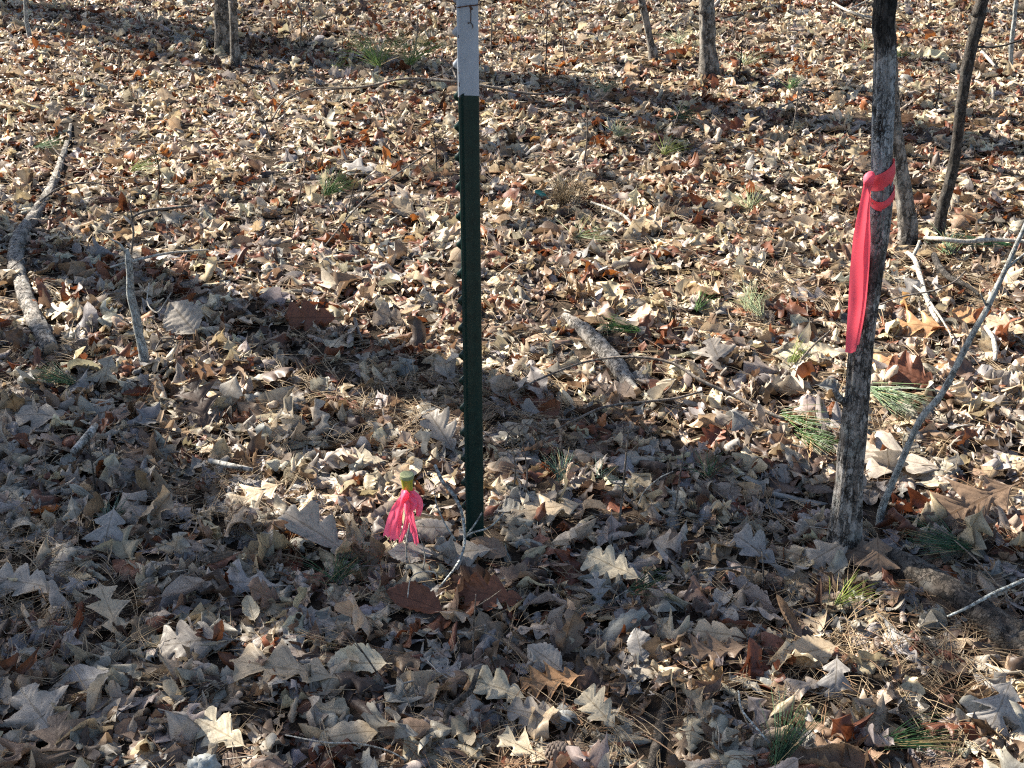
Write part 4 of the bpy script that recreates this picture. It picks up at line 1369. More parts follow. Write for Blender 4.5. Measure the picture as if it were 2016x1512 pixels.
# ------------------------------------------------------------------ green pine needle tufts
TUFTS = [  # px, py, length m, count, spread, direction deg (0 right, 90 away), lift, tint, label
    (745, 125, .26, 130, 1.3, 100, .5, 'G', "big bright green pine needle tuft in the far shadow edge"),
    (805, 122, .24, 100, 1.2, 60, .5, 'G', "second big green needle tuft touching the brightest far one"),
    (640, 372, .16, 60, 1.0, 60, .35, 'g', "green needle tuft pair in rust leaves left of the post"),
    (258, 326, .14, 40, 1.2, 20, .2, 'y', "yellow green needle tuft in the sunny far leaves"),
    (1714, 764, .20, 80, .42, -58, .16, 'f', "fanned grey green needle spray right of the ribboned tree"),
    (1542, 808, .16, 45, .5, -48, .1, 'g', "dark green needle spray lying left of the ribboned tree"),
    (1578, 840, .14, 40, .5, -58, .1, 'g', "green needle spray just below the darker spray by the tree"),
    (1103, 935, .085, 26, 1.1, 95, .55, 'b', "blue green needle tuft sprouting right of the post foot"),
    (1180, 925, .07, 12, 1.2, 60, .3, 'b', "sparse blue green needles beside the post tuft"),
    (1905, 1068, .15, 60, .7, 165, .12, 'd', "deep green needle spray above the dark rotting log"),
    (1255, 640, .13, 45, .55, 170, .1, 'g', "green needle spray lying right of the short pale log"),
    (140, 745, .13, 45, .5, 160, .1, 'd', "deep green needle spray in shade near the branch's snapped end"),
    (1478, 398, .13, 45, 1.4, 90, .3, 'p', "pale green needle tuft in the sunny leaves beyond the ribbon"),
    (1478, 598, .12, 40, .8, 70, .3, 'p', "pale needle tuft pair in sunny leaves left of the ribbon"),
    (1500, 612, .11, 30, .7, 110, .3, 'p', "smaller pale needle tuft beside the sunny pair"),
    (1468, 122, .14, 40, 1.2, 60, .3, 'p', "pale green needle tuft right of the lone young tree"),
    (1556, 172, .15, 45, 1.0, 60, .3, 'g', "green needle tuft in the broad shadow band"),
    (1325, 228, .16, 45, 1.2, 20, .15, 'd', "dark needle tuft in the shadow right of the post"),
    (1868, 495, .15, 40, .7, 75, .35, 'f', "grey green needle tuft below the pale straight stick"),
    (1990, 475, .22, 40, .25, 178, .04, 'd', "long dark green needles lying along the pale straight stick"),
    (660, 1140, .10, 34, 1.2, 90, .25, 'd', "dark needle tuft in shade left below the ribboned stake"),
    (215, 1012, .07, 24, 1.2, 90, .4, 'b', "small blue green needle tuft on a grey leaf"),
    (1528, 1505, .15, 44, .5, 60, .25, 'd', "deep green needle tuft beside the rolled brown leaf"),
    (1745, 1462, .14, 40, .5, 5, .06, 'd', "dark green needles lying right of the rolled brown leaf"),
    (1245, 1160, .10, 24, .7, 20, .2, 'd', "thin green needles in shade right of the rust leaf"),
    (1395, 925, .10, 24, 1.1, 60, .2, 'd', "faint needle tuft in the shade below the arching twig"),
    (1135, 462, .14, 40, 1.4, 30, .15, 'p', "pale needle tuft in the leaves below the dry grass"),
    (1308, 292, .14, 36, .7, 40, .25, 'y', "yellow green needle tuft in the far shadowed leaves"),
    (1215, 262, .13, 36, .9, 60, .2, 'p', "pale needle tuft right of the dead bud stem"),
    (1190, 170, .15, 40, 1.3, 90, .3, 'p', "pale bushy needle tuft beyond the post to the right"),
    (1375, 595, .10, 24, .9, 60, .3, 'g', "small green needle tuft in the sunlit middle leaves"),
    (70, 285, .14, 40, .8, 20, .15, 'f', "grey green needle tuft beside the thin end of the branch"),
    (1340, 80, .15, 40, 1.2, 90, .2, 'p', "pale green needle tuft left of the lone young tree"),
    (660, 128, .12, 30, 1.2, 60, .2, 'y', "yellow green tuft left of the big green tuft"),
    (1700, 90, .14, 30, .9, 60, .2, 'p', "pale needle tuft left of the ribboned tree top"),
    (1770, 105, .13, 24, 1.0, 60, .3, 'y', "yellow green needles right of the ribboned tree top"),
    (1560, 700, .10, 24, .6, 40, .3, 'y', "short yellow green needles in the sun below the ribbon"),
    (1650, 1180, .10, 24, .7, 30, .2, 'y', "yellow green needles in the sunny patch below the tree foot")]
TINT = {'G': (0.19, 0.28, 0.065), 'g': (0.085, 0.16, 0.04), 'y': (0.20, 0.25, 0.05), 'f': (0.16, 0.225, 0.115), 'b': (0.085, 0.15, 0.10), 'd': (0.035, 0.085, 0.032), 'p': (0.27, 0.30, 0.16)}
for k_, (px, py, L_, n_, sp_, dr_, lift_, ti_, lab_) in enumerate(TUFTS):
    r_ = np.random.RandomState(300 + k_)
    g_ = G(px, py)
    z_ = surf(g_[0], g_[1]) + 0.012
    mb_ = MB()
    for q_ in range(n_):
        yaw_ = R(dr_) + r_.normal(0, sp_ * 0.55)
        pit_ = abs(r_.normal(lift_, 0.14)) if lift_ > 0.08 else r_.normal(0.05, 0.05)
        c_ = np.array(TINT[ti_]) * r_.uniform(0.6, 1.35) * (1 + r_.uniform(-0.1, 0.1, 3))
        if r_.rand() < 0.12:
            c_ = np.array([0.36, 0.27, 0.13])
        V_, F_ = needle_strip(np.array([r_.normal(0, 0.007), r_.normal(0, 0.007), 0.008 + abs(r_.normal(0, 0.006))]), yaw_, pit_, L_ * r_.uniform(0.7, 1.0), 0.0008, (r_.normal(0, 0.03), 0.05 * lift_ * 2 + r_.normal(0, 0.02)), r_, 3, 5)
        mb_.add(V_, [F_], c_)
    o_ = mb_.build("pine_needle_tuft", M_GREEN)
    o_.location = (g_[0], g_[1], z_)
    tag(o_, lab_, "needle tuft", "green pine needle tufts on the leaves")

# dry grass clump
g_ = G(1112, 392)
r_ = np.random.RandomState(77)
mb_ = MB()
for q_ in range(120):
    V_, F_ = needle_strip(np.array([r_.normal(0, 0.02), r_.normal(0, 0.02), 0]), r_.uniform(0, 6.28), r_.uniform(0.3, 1.2), r_.uniform(0.07, 0.17), 0.0012, (r_.normal(0, 0.05), r_.normal(0.1, 0.06)), r_, 3, 5)
    mb_.add(V_, [F_], np.array([0.22, 0.155, 0.085]) * r_.uniform(0.5, 1.3))
o_ = mb_.build("grass_clump", M_DRYN)
o_.location = (g_[0], g_[1], surf(g_[0], g_[1]))
tag(o_, "dry brown grass clump in the shade right of the post", "grass clump")


# ------------------------------------------------------------------ pine cones, lichened stones, plastic scrap
def pine_cone(px, py, L, w, yaw, m, label):
    g = G(px, py)
    z = surf(g[0], g[1]) + w * 0.42
    mb = MB()
    core = tube([[0, 0, 0, w * 0.22], [L * 0.35, 0, 0, w * 0.42], [L * 0.7, 0, 0, w * 0.30], [L, 0, 0, w * 0.06]], 14, n=18)
    mb.add(*core)
    n = 120
    for k in range(n):
        u = (k + 0.5) / n
        a = k * 2.39996
        rad = w * 0.5 * math.sin(PI * min(1, 0.12 + 0.9 * u) ** 0.8) * 0.9 + w * 0.03
        x = u * L
        s = 0.0062 * (0.6 + 0.5 * math.sin(PI * u)) * (w / 0.035)
        out_ = np.array([0.35, math.cos(a), math.sin(a)])
        out_ /= np.linalg.norm(out_)
        tan = np.array([0, -math.sin(a), math.cos(a)])
        fwd = np.cross(tan, out_)
        c = np.array([x, math.cos(a) * rad * 0.72, math.sin(a) * rad * 0.72])
        tip = c + out_ * rad * 0.45
        V = np.array([c - tan * s * 0.7 - fwd * s * .25, c + tan * s * 0.7 - fwd * s * .25, tip + tan * s - fwd * s * .45, tip - tan * s - fwd * s * .45, tip + out_ * s * .35 + fwd * s * .1, tip + tan * s * .7 + fwd * s * .5, tip - tan * s * .7 + fwd * s * .5, c + tan * s * .6 + fwd * s * .4, c - tan * s * .6 + fwd * s * .4])
        mb.add(V, [np.array([[0, 1, 2, 3], [7, 8, 6, 5], [1, 7, 5, 2], [8, 0, 3, 6]]), np.array([[2, 5, 4], [5, 6, 4], [6, 3, 4], [3, 2, 4]])])
    o = mb.build("pine_cone", m, smooth=False)
    o.location = (g[0], g[1], z)
    o.rotation_euler = (0.3, 0.05, yaw)
    tag(o, label, "pine cone")


pine_cone(1075, 1466, 0.062, 0.040, R(-12), M_CONE, "grey brown closed pine cone in the lowest sunny leaves")
pine_cone(1530, 346, 0.05, 0.042, R(20), M_CONED, "dark open pine cone in the sunny leaves beyond the ribbon")


def rock(px, py, rx, ry, rz, m, name, label, cat, seed):
    g = G(px, py)
    a, b = np.meshgrid(np.linspace(0, 2 * PI, 28, endpoint=False), np.linspace(0.02, PI - 0.02, 16))
    X, Y, Z = np.cos(a) * np.sin(b), np.sin(a) * np.sin(b), np.cos(b)
    f = 0.45 + 1.1 * fbm(X * 3.6 + seed, Y * 3.6 + seed, Z * 3.6 + 3, 4)
    V = np.stack([X * rx * f, Y * ry * f, Z * rz * f], -1).reshape(-1, 3)
    i, j = np.meshgrid(np.arange(15), np.arange(28), indexing='ij')
    F = np.stack([i * 28 + j, (i + 1) * 28 + j, (i + 1) * 28 + (j + 1) % 28, i * 28 + (j + 1) % 28], -1).reshape(-1, 4)
    o = mesh_np(name, V, [F], m)
    o.location = (g[0], g[1], surf(g[0], g[1]) + rz * 0.6)
    o.rotation_euler = (0.2, -0.3, 0.6)
    tag(o, label, cat)


rock(396, 1500, 0.026, 0.024, 0.022, M_LICH, "lichen_stone", "pale grey lichened lump below the sunlit cream leaf", "stone", 5)
V_, F_, lv_ = leaf_shape(np.random.RandomState(4), 'oval', 0.06, 0.035, 0.5, 0.4, 0.1, 0.2, 0.02, 14, 6)
o_ = mesh_np("plastic_scrap", V_, [F_], M_TEAL)
g_ = G(1068, 382)
o_.location = (g_[0], g_[1], surf(g_[0], g_[1]) + 0.02)
o_.rotation_euler = (0.5, 0.1, 1.4)
tag(o_, "small teal green scrap beside the dry grass clump", "scrap")

# ------------------------------------------------------------------ single leaves: the largest in the photograph
LABELS = set()
ALL_LABELS = []
SHAPE_WORD = {'round': "round-lobed oak leaf", 'pointed': "pointed oak leaf", 'cross': "cross-shaped oak leaf", 'oval': "oval leaf", 'star': "star-shaped leaf"}


def add_leaf(px, py, kind, L, W, colour, yaw, tilt, tdir, curl, bend, label, flip=False, seed=0, fold=0.05, twist=0.2, ruf=0.03, lift=0.0, crumple=0.8, xy=None, tint=None, pct=80, rows=46, cols=12, edge=0.5):
    r = np.random.RandomState(seed + 1000)
    V, F, lv = leaf_shape(r, kind, L, W, curl, bend, fold, twist, ruf, rows, cols, crumple, 0.0, 1.0, 0.04, edge)
    V = V @ rotm(yaw, tilt, tdir, flip).T
    x, y = xy if xy is not None else G(px, py, 0.01)[:2]
    z0 = settle(V, x, y, pct) + lift
    c = tint if tint is not None else np.array(PAL[colour]) * r.uniform(0.92, 1.08)
    o = mesh_np("fallen_leaf", V, [F], M_LEAF, None, np.broadcast_to(c, V.shape), lv)
    o.location = (x, y, z0)
    tag(o, label, "leaf", "dry leaves lying on top of the litter")
    LABELS.add(label)
    return o


# yaw: 0 = the tip points away from the camera, 90 deg = to the left
HAND = [
    # px, py, kind, length px, width/length, colour, yaw deg, tilt deg, tilt axis deg, curl, bend, label
    (1085, 1312, 'pointed', 128, .80, 'golden', 100, 24, 0, .2, .2, "sunlit orange tan oak leaf with sharp lobes above the pine cone"),
    (1915, 985, 'pointed', 215, .78, 'brown', 115, 34, 0, .4, -.3, "huge leathery brown oak leaf beyond the dark rotting log"),
    (968, 1160, 'round', 150, .62, 'red-brown', 80, 52, 0, .7, .5, "folded dark red leaf standing below the post foot"),
    (820, 1172, 'oval', 130, .50, 'red-brown', 70, 35, 0, .9, .3, "dark red curled leaf left of the folded dark red one"),
    (1555, 1215, 'oval', 110, .32, 'brown', 35, 40, 20, 2.2, 1.2, "orange brown curled leaf stalk standing in the lower sun"),
    (1640, 1488, 'oval', 215, .55, 'brown', 80, 12, 10, 2.3, .2, "large rolled brown leaf at the very bottom"),
    (1965, 1400, 'pointed', 140, .8, 'grey', 150, 34, 0, -.9, -.9, "silvery grey drooping lobed leaf near the lower right edge"),
    (555, 1302, 'pointed', 235, .62, 'pale tan', 78, 10, 0, .35, .35, "large pale tan spread oak leaf in the lower left"),
    (432, 1425, 'round', 135, .75, 'cream', 60, 22, 0, -.6, -.5, "bright cream leaf catching the sun in the lower left"),
    (480, 1128, 'cross', 165, .82, 'grey', 85, 10, 0, -.3, .3, "wide cross-shaped grey leaf in the left shade"),
    (215, 1192, 'pointed', 165, .60, 'pale tan', 30, 20, 60, .5, .4, "pinkish tan leaf with a bold midrib in the left shade"),
    (50, 1130, 'round', 170, .62, 'grey-tan', 75, 12, 0, .3, .4, "broad grey tan leaf by the left edge in shade"),
    (75, 1395, 'star', 190, .85, 'grey-tan', 40, 8, 0, .2, .2, "big flat star-shaped brown grey leaf in the lowest left corner"),
    (110, 1440, 'star', 130, .9, 'brown', 15, 14, 0, .2, .2, "reddish flat leaf overlapping the big star-shaped one"),
    (705, 1288, 'oval', 130, .62, 'cream', 92, 20, 0, 1.2, .2, "pale folded leaf like a flat envelope below the ribbon"),
    (385, 1245, 'round', 165, .7, 'grey-tan', 95, 16, 0, .5, .5, "large wavy grey tan leaf left of the pale folded leaf"),
    (690, 1432, 'oval', 130, .5, 'pale tan', 98, 22, 0, -.9, -.6, "smooth tan arched leaf low in the picture's middle left"),
    (800, 1420, 'oval', 115, .55, 'brown', 92, 26, 0, -1.0, -.5, "smooth brown arched leaf beside the tan arched leaf"),
    (630, 1052, 'round', 190, .6, 'grey-tan', 60, 22, 40, 1.3, .5, "long grey tan oak leaf rolled up left of the ribbon"),
    (690, 1035, 'oval', 110, .5, 'pale tan', 20, 20, 60, 2.4, .2, "tube rolled tan leaf close left of the pink ribbon"),
    (1078, 992, 'pointed', 150, .66, 'pale tan', 100, 15, 0, .4, .3, "pale tan spread oak leaf right of the post foot"),
    (850, 1030, 'oval', 110, .6, 'grey-tan', 85, 25, 0, -.8, .3, "smooth grey tan leaf between the stake and the post"),
    (612, 612, 'round', 110, .8, 'red-brown', 90, 60, 0, .5, .4, "dark red upright leaf in the trunk shadow left of the post"),
    (362, 628, 'oval', 95, .8, 'grey-tan', 40, 42, 0, .5, .4, "round half sunlit leaf right of the snapped stick"),
    (395, 795, 'pointed', 120, .8, 'dark brown', 20, 40, 0, .4, .5, "dark brown pointed leaf standing in the left shade"),
    (712, 890, 'round', 100, .66, 'cream', 85, 18, 0, .5, .5, "cream oak leaf in sun above the yellow cap"),
    (500, 962, 'pointed', 115, .8, 'pale tan', 120, 26, 0, .6, .5, "greenish tan crisp leaf in shade left of the stake"),
    (212, 1030, 'star', 95, .9, 'grey', 175, 34, 0, -.6, -.6, "small drooping grey leaf under the little needle tuft"),
    (1412, 682, 'star', 105, .9, 'grey-tan', 10, 18, 0, .3, .3, "grey tan oak leaf spread flat beyond the arching twig"),
    (1595, 680, 'oval', 150, .38, 'cream', 92, 14, 0, .5, .2, "long cream leaf lying in sun below the ribbon tail"),
    (1828, 632, 'pointed', 125, .75, 'golden', 80, 22, 0, .4, .4, "large golden tan leaf under the curved stick"),
    (1798, 738, 'round', 110, .85, 'red-brown', 60, 40, 0, .6, .5, "rust red cupped leaf right of the ribboned tree"),
    (1752, 882, 'round', 230, .72, 'grey-tan', 70, 12, 0, .3, .3, "huge wrinkled grey tan leaf behind the ribboned tree"),
    (1208, 1100, 'round', 125, .8, 'cream', 60, 22, 0, .5, .4, "cream broad oak leaf in half sun right of the post"),
    (1178, 1150, 'pointed', 85, .6, 'grey', 10, 40, 20, .6, .3, "small bluish grey pointed leaf standing in shade"),
    (1420, 1235, 'round', 120, .85, 'pale tan', 80, 30, 0, -1.2, -.6, "cupped tan leaf in the lower right shade"),
    (1405, 1265, 'pointed', 145, .6, 'brown', 95, 20, 0, -.6, .6, "brown swept leaf below the cupped tan leaf"),
    (1600, 1270, 'oval', 120, .6, 'pale tan', 105, 20, 0, .6, .4, "pale tan leaf in the lower sun patch by the needles"),
    (1645, 1330, 'star', 90, .9, 'grey', 170, 34, 0, -.7, -.7, "grey crinkled drooping leaf below the sunny needles"),
    (1730, 1085, 'star', 95, .9, 'brown', 175, 36, 0, .3, -.5, "brown star-shaped leaf leaning on the tree foot"),
    (1490, 1060, 'round', 110, .7, 'grey', 50, 30, 0, .7, .5, "grey oak leaf in shade left of the tree foot"),
    (870, 845, 'round', 115, .7, 'grey-tan', 30, 30, 0, .7, .4, "grey tan oak leaf leaning close behind the post"),
    (985, 1330, 'round', 120, .6, 'cream', 70, 30, 0, 1.2, .4, "cream curled leaf left of the sunlit orange oak leaf"),
    (1075, 1275, 'oval', 95, .8, 'grey-tan', 50, 25, 0, .6, .4, "grey tan wrinkled leaf above the sunlit orange oak leaf"),
    (1060, 1385, 'round', 135, .55, 'grey-tan', 75, 18, 0, .5, .4, "long wavy leaf just below the sunlit orange oak leaf"),
    (1030, 1450, 'pointed', 125, .55, 'cream', 60, 18, 0, .7, .3, "tattered cream leaf beside the pine cone"),
    (1140, 1488, 'oval', 115, .5, 'red-brown', 85, 20, 0, -.8, .4, "dark red leaf beside the pine cone"),
    (1180, 1380, 'round', 105, .7, 'cream', 40, 30, 0, .8, .4, "crinkled cream leaf right of the orange oak leaf"),
    (1260, 1262, 'oval', 75, .7, 'grey', 10, 40, 0, .4, .3, "small silvery leaf standing in shade right of the orange leaf"),
    (1905, 610, 'oval', 60, .8, 'golden', 60, 18, 0, .3, .3, "golden tan leaf behind the leaning grey sapling"),
    (1985, 632, 'round', 95, .8, 'pale tan', 60, 18, 0, .3, .3, "flat tan leaf by the right edge in full sun"),
    (1280, 428, 'star', 70, .9, 'pale tan', 40, 18, 0, .3, .3, "pale tan sunlit leaf beside the white curved stick"),
    (360, 520, 'round', 50, .8, 'rust-orange', 40, 40, 0, .4, .3, "bright orange leaf in the shadow edge right of the snapped stick"),
    (790, 395, 'oval', 70, .6, 'pale tan', 60, 40, 0, .8, .4, "pale tan upright leaf left of the post's middle"),
    (708, 312, 'cross', 80, .8, 'grey', 70, 18, 0, .3, .3, "grey cross-shaped leaf in far sun left of the post"),
    (130, 600, 'round', 85, .7, 'cream', 90, 16, 0, .4, .4, "bright cream leaf right of the bent branch"),
    (85, 800, 'round', 130, .55, 'grey-tan', 88, 18, 0, .6, .3, "long grey leaf in shade below the branch's snapped end"),
    (812, 1080, 'oval', 100, .6, 'grey-tan', 85, 12, 0, -.5, .3, "grey tan leaf banked against the foot of the pink ribboned stake"),
    (922, 1078, 'round', 105, .7, 'grey-tan', 100, 14, 0, .5, .4, "wavy grey tan oak leaf banked against the post foot"),
    (965, 1068, 'oval', 92, .6, 'brown', 60, 16, 0, .5, .4, "brown oval leaf banked against the post foot"),
    (1636, 1066, 'round', 110, .8, 'grey-tan', 120, 30, 0, .5, .4, "grey tan oak leaf banked against the ribboned tree's foot"),
    (1690, 1062, 'oval', 95, .7, 'brown', 70, 26, 0, .6, .4, "brown oval leaf banked against the ribboned tree's foot"),
    (492, 1182, 'oval', 66, .62, 'cream', 20, 22, 0, 1.1, .9, "pale crumpled leaf below the wide cross-shaped grey leaf"),
    (60, 590, 'oval', 40, .8, 'rust-orange', 40, 22, 0, .4, .3, "tiny orange leaf beside the bent branch"),
]
for k_, (px, py, kd, lpx, wl_, colr, yw, tl, ta, cu, be, lab_) in enumerate(HAND):
    Lm = lpx / px_per_m(px, py)
    add_leaf(px, py, kd, Lm, Lm * wl_, colr, R(yw), R(tl), R(ta), -0.5 * abs(cu) if abs(cu) < 0.65 else cu, -0.6 * abs(be) if abs(be) < 0.55 else be, lab_, seed=k_, lift=0.014, edge=0.15)

LAND = [("the pink-ribboned stake", 800, 1010), ("the post foot", 936, 1040), ("the ribboned tree's foot", 1663, 1050), ("the leaning sapling's foot", 1737, 1003), ("the pine cone", 1105, 1468),
        ("the orange oak leaf", 1085, 1312), ("the huge brown leaf", 1915, 985), ("the dark log", 1900, 1160), ("the lowest left corner", 0, 1512), ("the lowest right corner", 2016, 1512),
        ("the folded red leaf", 968, 1160), ("the rolled brown leaf", 1640, 1488), ("the cream sunlit leaf", 432, 1425), ("the tan spread leaf", 555, 1302), ("the cross-shaped leaf", 480, 1128),
        ("the pale envelope leaf", 705, 1288), ("the silvery drooping leaf", 1965, 1400), ("the cupped tan leaf", 1420, 1235), ("the blue-green tuft", 1103, 915), ("the bark stub", 1300, 1420),
        ("the snapped stick's foot", 281, 692), ("the short pale log", 1185, 665), ("the arching twig", 1455, 764), ("the bold midrib leaf", 215, 1192), ("the fanned needle spray", 1745, 795),
        ("the dark pointed leaf", 395, 795), ("the tattered cream leaf", 1030, 1450), ("the sunny needles", 1690, 1300)]
DIRW = ["right of", "above right of", "above", "above left of", "left of", "below left of", "below", "below right of"]


def where(px, py, rank):
    d = sorted((math.hypot(px - a, py - b), n, a, b) for n, a, b in LAND)
    dist, n, a, b = d[rank]
    k = int(round(math.atan2(-(py - b), px - a) / (PI / 4))) % 8
    far_ = "just " if dist < 75 else ("" if dist < 150 else ("well " if dist < 260 else "far "))
    return f"{far_}{DIRW[k]} {n}"


def lay_top_leaves(count):
    r = np.random.RandomState(99)
    made, tries = 0, 0
    hand_xy = np.array([G(h[0], h[1])[:2] for h in HAND])
    small = [(1085, 1312, 150), (800, 1010, 60), (1105, 1468, 60), (1915, 985, 130), (968, 1160, 70), (555, 1302, 110), (1640, 1488, 110), (480, 1128, 85), (645, 890, 70)]
    while made < count and tries < 20000:
        tries += 1
        px, py = r.uniform(-20, 2036), r.uniform(880, 1535) if r.rand() < 0.86 else r.uniform(760, 880)
        g = G(px, py)
        x, y = g[0], g[1]
        kind = KINDS[r.choice(5, p=KIND_P)]
        L = r.uniform(0.07, 0.128)
        if blocked(x, y, L) or needle_density(np.array([x]), np.array([y]))[0] > 0.35 + 0.4 * r.rand():
            continue
        if np.hypot(hand_xy[:, 0] - x, hand_xy[:, 1] - y).min() < 0.08:
            continue
        if any(math.hypot(px - a, py - b) < q for a, b, q in small):
            continue
        W = L * {'round': 0.60, 'pointed': 0.72, 'cross': 0.72, 'oval': 0.46, 'star': 0.85}[kind] * r.uniform(0.85, 1.15)
        cn, c = pick_colour(r, y)
        u = r.rand()
        curl = r.normal(-0.5, 0.65) if u < 0.74 else r.choice([-1, 1]) * r.uniform(1.6, 2.8)
        tilt = abs(r.normal(0, 0.24)) if r.rand() < 0.86 else r.uniform(0.6, 1.1)
        state = "rolled" if abs(curl) > 1.6 else ("upright" if tilt > 0.6 else ("flat" if abs(curl) < 0.35 and tilt < 0.25 else ("cupped" if abs(curl) > 0.9 else "wavy")))
        size = "small" if L < 0.09 else ("big" if L > 0.118 else "")
        lab = None
        for rank in range(6):
            q = " ".join(f"{size} {cn} {state} {SHAPE_WORD[kind]} {where(px, py, rank)}".split())
            if q not in LABELS and len(q.replace('-', ' ').split()) <= 15:
                lab = q
                break
        if lab is None:
            continue
        add_leaf(px, py, kind, L, W, cn, r.uniform(0, 6.283), tilt, r.uniform(0, 6.283), curl, r.normal(-0.4, 0.6), lab, r.rand() < 0.15, seed=5000 + made,
                 fold=r.normal(-0.05, 0.2), twist=r.normal(0, 0.6), ruf=abs(r.normal(0.065, 0.04)), crumple=r.uniform(0.8, 2.2), xy=(x, y), tint=c, pct=75, rows=40, cols=10)
        made += 1


lay_top_leaves(300 - len(HAND))

# ------------------------------------------------------------------ trees beyond the picture's edge: their trunks and crowns throw the shade
SDIR = np.array([SHX, SHY])


def band_tree(label, P, Q, rad, top_h, seed):
    """a tall trunk standing at P whose shadow runs on the ground from P to Q"""
    d = np.linalg.norm(Q - P)
    h = d * TAN_EL
    topxy = Q - SDIR * h / TAN_EL
    lean = (topxy - P) / h
    rows = [[*(P + lean * z), z, rad * (1 - 0.45 * z / top_h)] for z in np.linspace(-0.2, top_h, 9)]
    rows = np.array(rows)
    org = np.array([P[0], P[1], 0])
    t = empty("tall_pine", org)
    tag(t, label, "tree")
    part_mesh("trunk", [tube(rows, 28, 0.08, (2, 8), seed=seed, n=90)], M_BARK2, t, org)
    r = np.random.RandomState(seed)
    part_mesh("crown", branch_set(r, rows[5:], 9, 1.2, 0.03), M_BARK2, t, org)


a_, b_ = G(60, 12)[:2], G(2016, 282)[:2]
d_ = (b_ - a_) / np.linalg.norm(b_ - a_)
band_tree("tall pine past the far left corner casting the long far shadow", a_ - d_ * 1.7, b_ + d_ * 1.6, 0.18, 8.5, 31)
BAND_FOOT = a_ - d_ * 4.6
a_, b_ = G(130, 500)[:2], G(900, 748)[:2]
d_ = (b_ - a_) / np.linalg.norm(b_ - a_)
band_tree("tall pine out to the left casting the shadow across the middle", a_ - d_ * 1.6, b_ + d_ * 0.9, 0.155, 6.5, 33)

SHADE = np.array([
    [0, 0, 0, .05, .05, .05, 0, 0, 0, .05, .15, .25, .25, .25, .15, .3],
    [0, 0, 0, 0, .05, .1, .1, .1, .15, .15, .1, .15, .1, .1, .1, .15],
    [.05, 0, 0, 0, .05, .1, .1, .25, .45, .45, .35, .15, .1, .1, .1, .1],
    [.30, .05, .05, 0, 0, 0, .05, .05, .15, .1, .05, .05, .05, .1, .05, .1],
    [.45, .2, .15, .05, 0, 0, .05, 0, .05, .05, .05, 0, .05, .05, .1, .1],
    [.45, .2, .1, .1, .1, .1, .1, .05, .15, .25, .25, .2, .1, .05, .05, .05],
    [.97, .92, .72, .40, .12, .06, .15, .4, .45, .4, .45, .5, .25, .1, .05, .05],
    [1., 1., 1., .95, .75, .5, .35, .65, .75, .75, .65, .65, .6, .3, .2, .1],
    [1., 1., 1., 1., 1., .9, .5, .85, .5, .35, .3, .45, .9, .9, .5, .35],
    [1., 1., .97, 1., 1., .95, .95, 1., .95, .85, .8, .75, .5, .4, .8, .9],
    [1., .97, .92, .9, .85, .85, .85, .75, .6, .6, .7, .65, .55, .35, .55, .6],
    [1., 1., .9, .40, .6, .7, .6, .4, .2, .2, .35, .65, .8, .75, .75, .75]])


def shade_at(px, py):
    u = np.clip(px / 126 - 0.5, 0, 14.999)
    v = np.clip(py / 126 - 0.5, 0, 10.999)
    i, j = v.astype(int), u.astype(int)
    fv, fu = v - i, u - j
    return (SHADE[i, j] * (1 - fv) * (1 - fu) + SHADE[i + 1, j] * fv * (1 - fu) + SHADE[i, j + 1] * (1 - fv) * fu + SHADE[i + 1, j + 1] * fv * fu)


# gaps cut in the crowns so sun reaches chosen spots: px, py, height, radius, share
OPENINGS = [(806, 1040, 0.07, 0.085, 0.9), (1085, 1312, 0.02, 0.085, 0.97), (432, 1425, 0.02, 0.08, 0.9), (1208, 1095, 0.02, 0.06, 0.7), (800, 1010, 0.12, 0.05, 0.8),
            (1915, 985, 0.02, 0.12, 0.6), (1690, 1300, 0.02, 0.10, 0.75), (705, 1290, 0.02, 0.06, 0.5)]


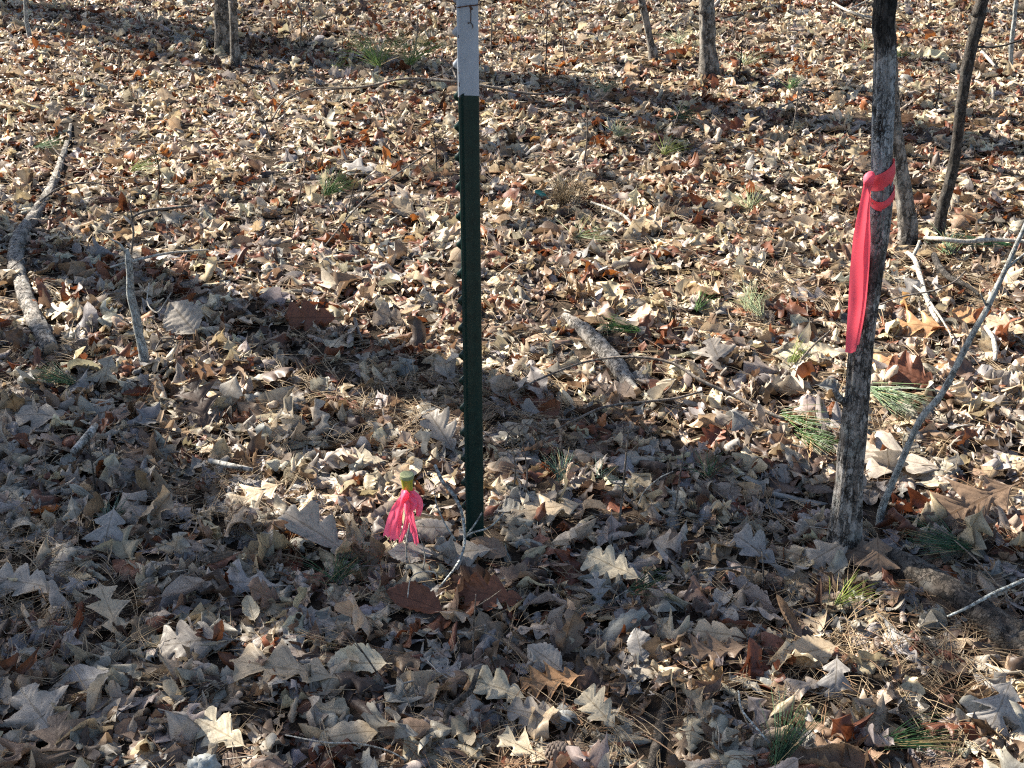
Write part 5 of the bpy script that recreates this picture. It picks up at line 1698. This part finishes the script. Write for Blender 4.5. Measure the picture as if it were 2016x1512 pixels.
def make_shade_trees():  # added unseen trees, crown leaves placed along sun rays to form the ground shade
    """crowns that hold their leaves where the photograph's ground is shaded"""
    r = np.random.RandomState(12)
    st = 0.034
    xs, ys = np.meshgrid(np.arange(-3.4, 3.4, st), np.arange(1.2, 8.6, st))
    xs, ys = xs.ravel(), ys.ravel()
    px, py = to_px(xs, ys, 0.0)
    ok_ = (px > -420) & (px < 2450) & (py > -40) & (py < 1720)
    xs, ys, px, py = xs[ok_], ys[ok_], px[ok_], py[ok_]
    den = shade_at(px, py)
    # patches drawn out along the sun's direction
    u = xs * SDIR[0] + ys * SDIR[1]
    v = -xs * SDIR[1] + ys * SDIR[0]
    n = 0.62 * fbm(u * 3.0 + 31, v * 5.5 + 17, 0.3, 2) + 0.38 * vnoise(u * 13 + 3, v * 15 + 9, 0.7)
    rank = np.argsort(np.argsort(n)) / len(n)
    cov = rank < np.clip((den - 0.04) / 0.96, 0, 1) ** 1.2
    for gx, gy, gh, gr, gp in OPENINGS:
        q = G(gx, gy, gh)[:2] + SDIR * gh / TAN_EL
        cov &= ~((np.hypot(xs - q[0], ys - q[1]) < gr) & (r.rand(len(xs)) < gp))
    xs, ys = xs[cov], ys[cov]
    rows = []
    for rep in range(2):
        h = r.uniform(3.2, 5.4, len(xs))
        x = xs + r.normal(0, 0.012, len(xs)) - SDIR[0] * h / TAN_EL
        y = ys + r.normal(0, 0.012, len(xs)) - SDIR[1] * h / TAN_EL
        rows.append(np.stack([x, y, h], -1))
    C = np.concatenate(rows)
    # keep every leaf out of the camera's own sight
    dep = C[:, 1] * CP - (C[:, 2] - CAM_H) * SP
    sx, sy = to_px(C[:, 0], C[:, 1], C[:, 2])
    C = C[~((dep > 0) & (sx > -150) & (sx < 2166) & (sy > -120) & (sy < 1640))]
    feet = [(-6.2, 6.0), tuple(BAND_FOOT)]
    labs = ["leafy tree out to the left shading the nearest leaves", "leafy tree beyond the far edge dappling the distant leaves"]
    own = np.argmin([np.hypot(C[:, 0] - fx, C[:, 1] - fy) for fx, fy in feet], 0)
    for k, (fx, fy) in enumerate(feet):
        c = C[own == k]
        if not len(c):
            continue
        org = np.array([fx, fy, 0.0])
        t = empty("leafy_tree", org)
        tag(t, labs[k], "tree")
        trunk = [[fx, fy, -0.2, 0.09], [fx + 0.04, fy, 1.8, 0.075], [fx, fy + 0.05, 3.8, 0.05], [fx, fy, 6.0, 0.015]]
        pieces = [tube(trunk, 18, 0.08, (2, 8), n=50)]
        key = np.floor(c / 1.1).astype(int)
        for u_ in np.unique(key, axis=0):
            q = c[(key == u_).all(1)].mean(0)
            zb = min(max(q[2] - 0.7, 2.4), 5.5)
            b = np.array([fx, fy, zb])
            m_ = (b + q) / 2 + r.normal(0, 0.08, 3)
            pieces.append(tube([[*b, 0.012], [*m_, 0.007], [*q, 0.002]], 6, n=12))
        part_mesh("trunk", pieces, M_BARK2, t, org)
        m = len(c)
        L = r.uniform(0.040, 0.060, m)
        a = r.uniform(0, 6.283, m)
        nrm = np.array([-SHX, -SHY, TAN_EL])
        nrm = nrm / np.linalg.norm(nrm) + r.normal(0, 0.35, (m, 3))
        nrm /= np.linalg.norm(nrm, axis=1, keepdims=True)
        e1 = np.cross(nrm, np.stack([np.cos(a), np.sin(a), np.zeros(m)], -1))
        e1 /= np.linalg.norm(e1, axis=1, keepdims=True) + 1e-9
        e2 = np.cross(nrm, e1)
        pts = [(-.5, 0, 0), (-.15, .33, .05), (.2, .30, .04), (.55, 0, -.06), (.2, -.30, .04), (-.15, -.33, .05)]
        V = np.stack([c + (e1 * p0 + e2 * p1 + nrm * p2) * L[:, None] for p0, p1, p2 in pts], 1).reshape(-1, 3) - org
        i0 = np.arange(m)[:, None] * 6
        F = np.concatenate([i0 + np.array([[0, 1, 2, 3]]), i0 + np.array([[0, 3, 4, 5]])])
        mesh_np("crown", V, [F], M_CROWN, t, smooth=False)


make_shade_trees()
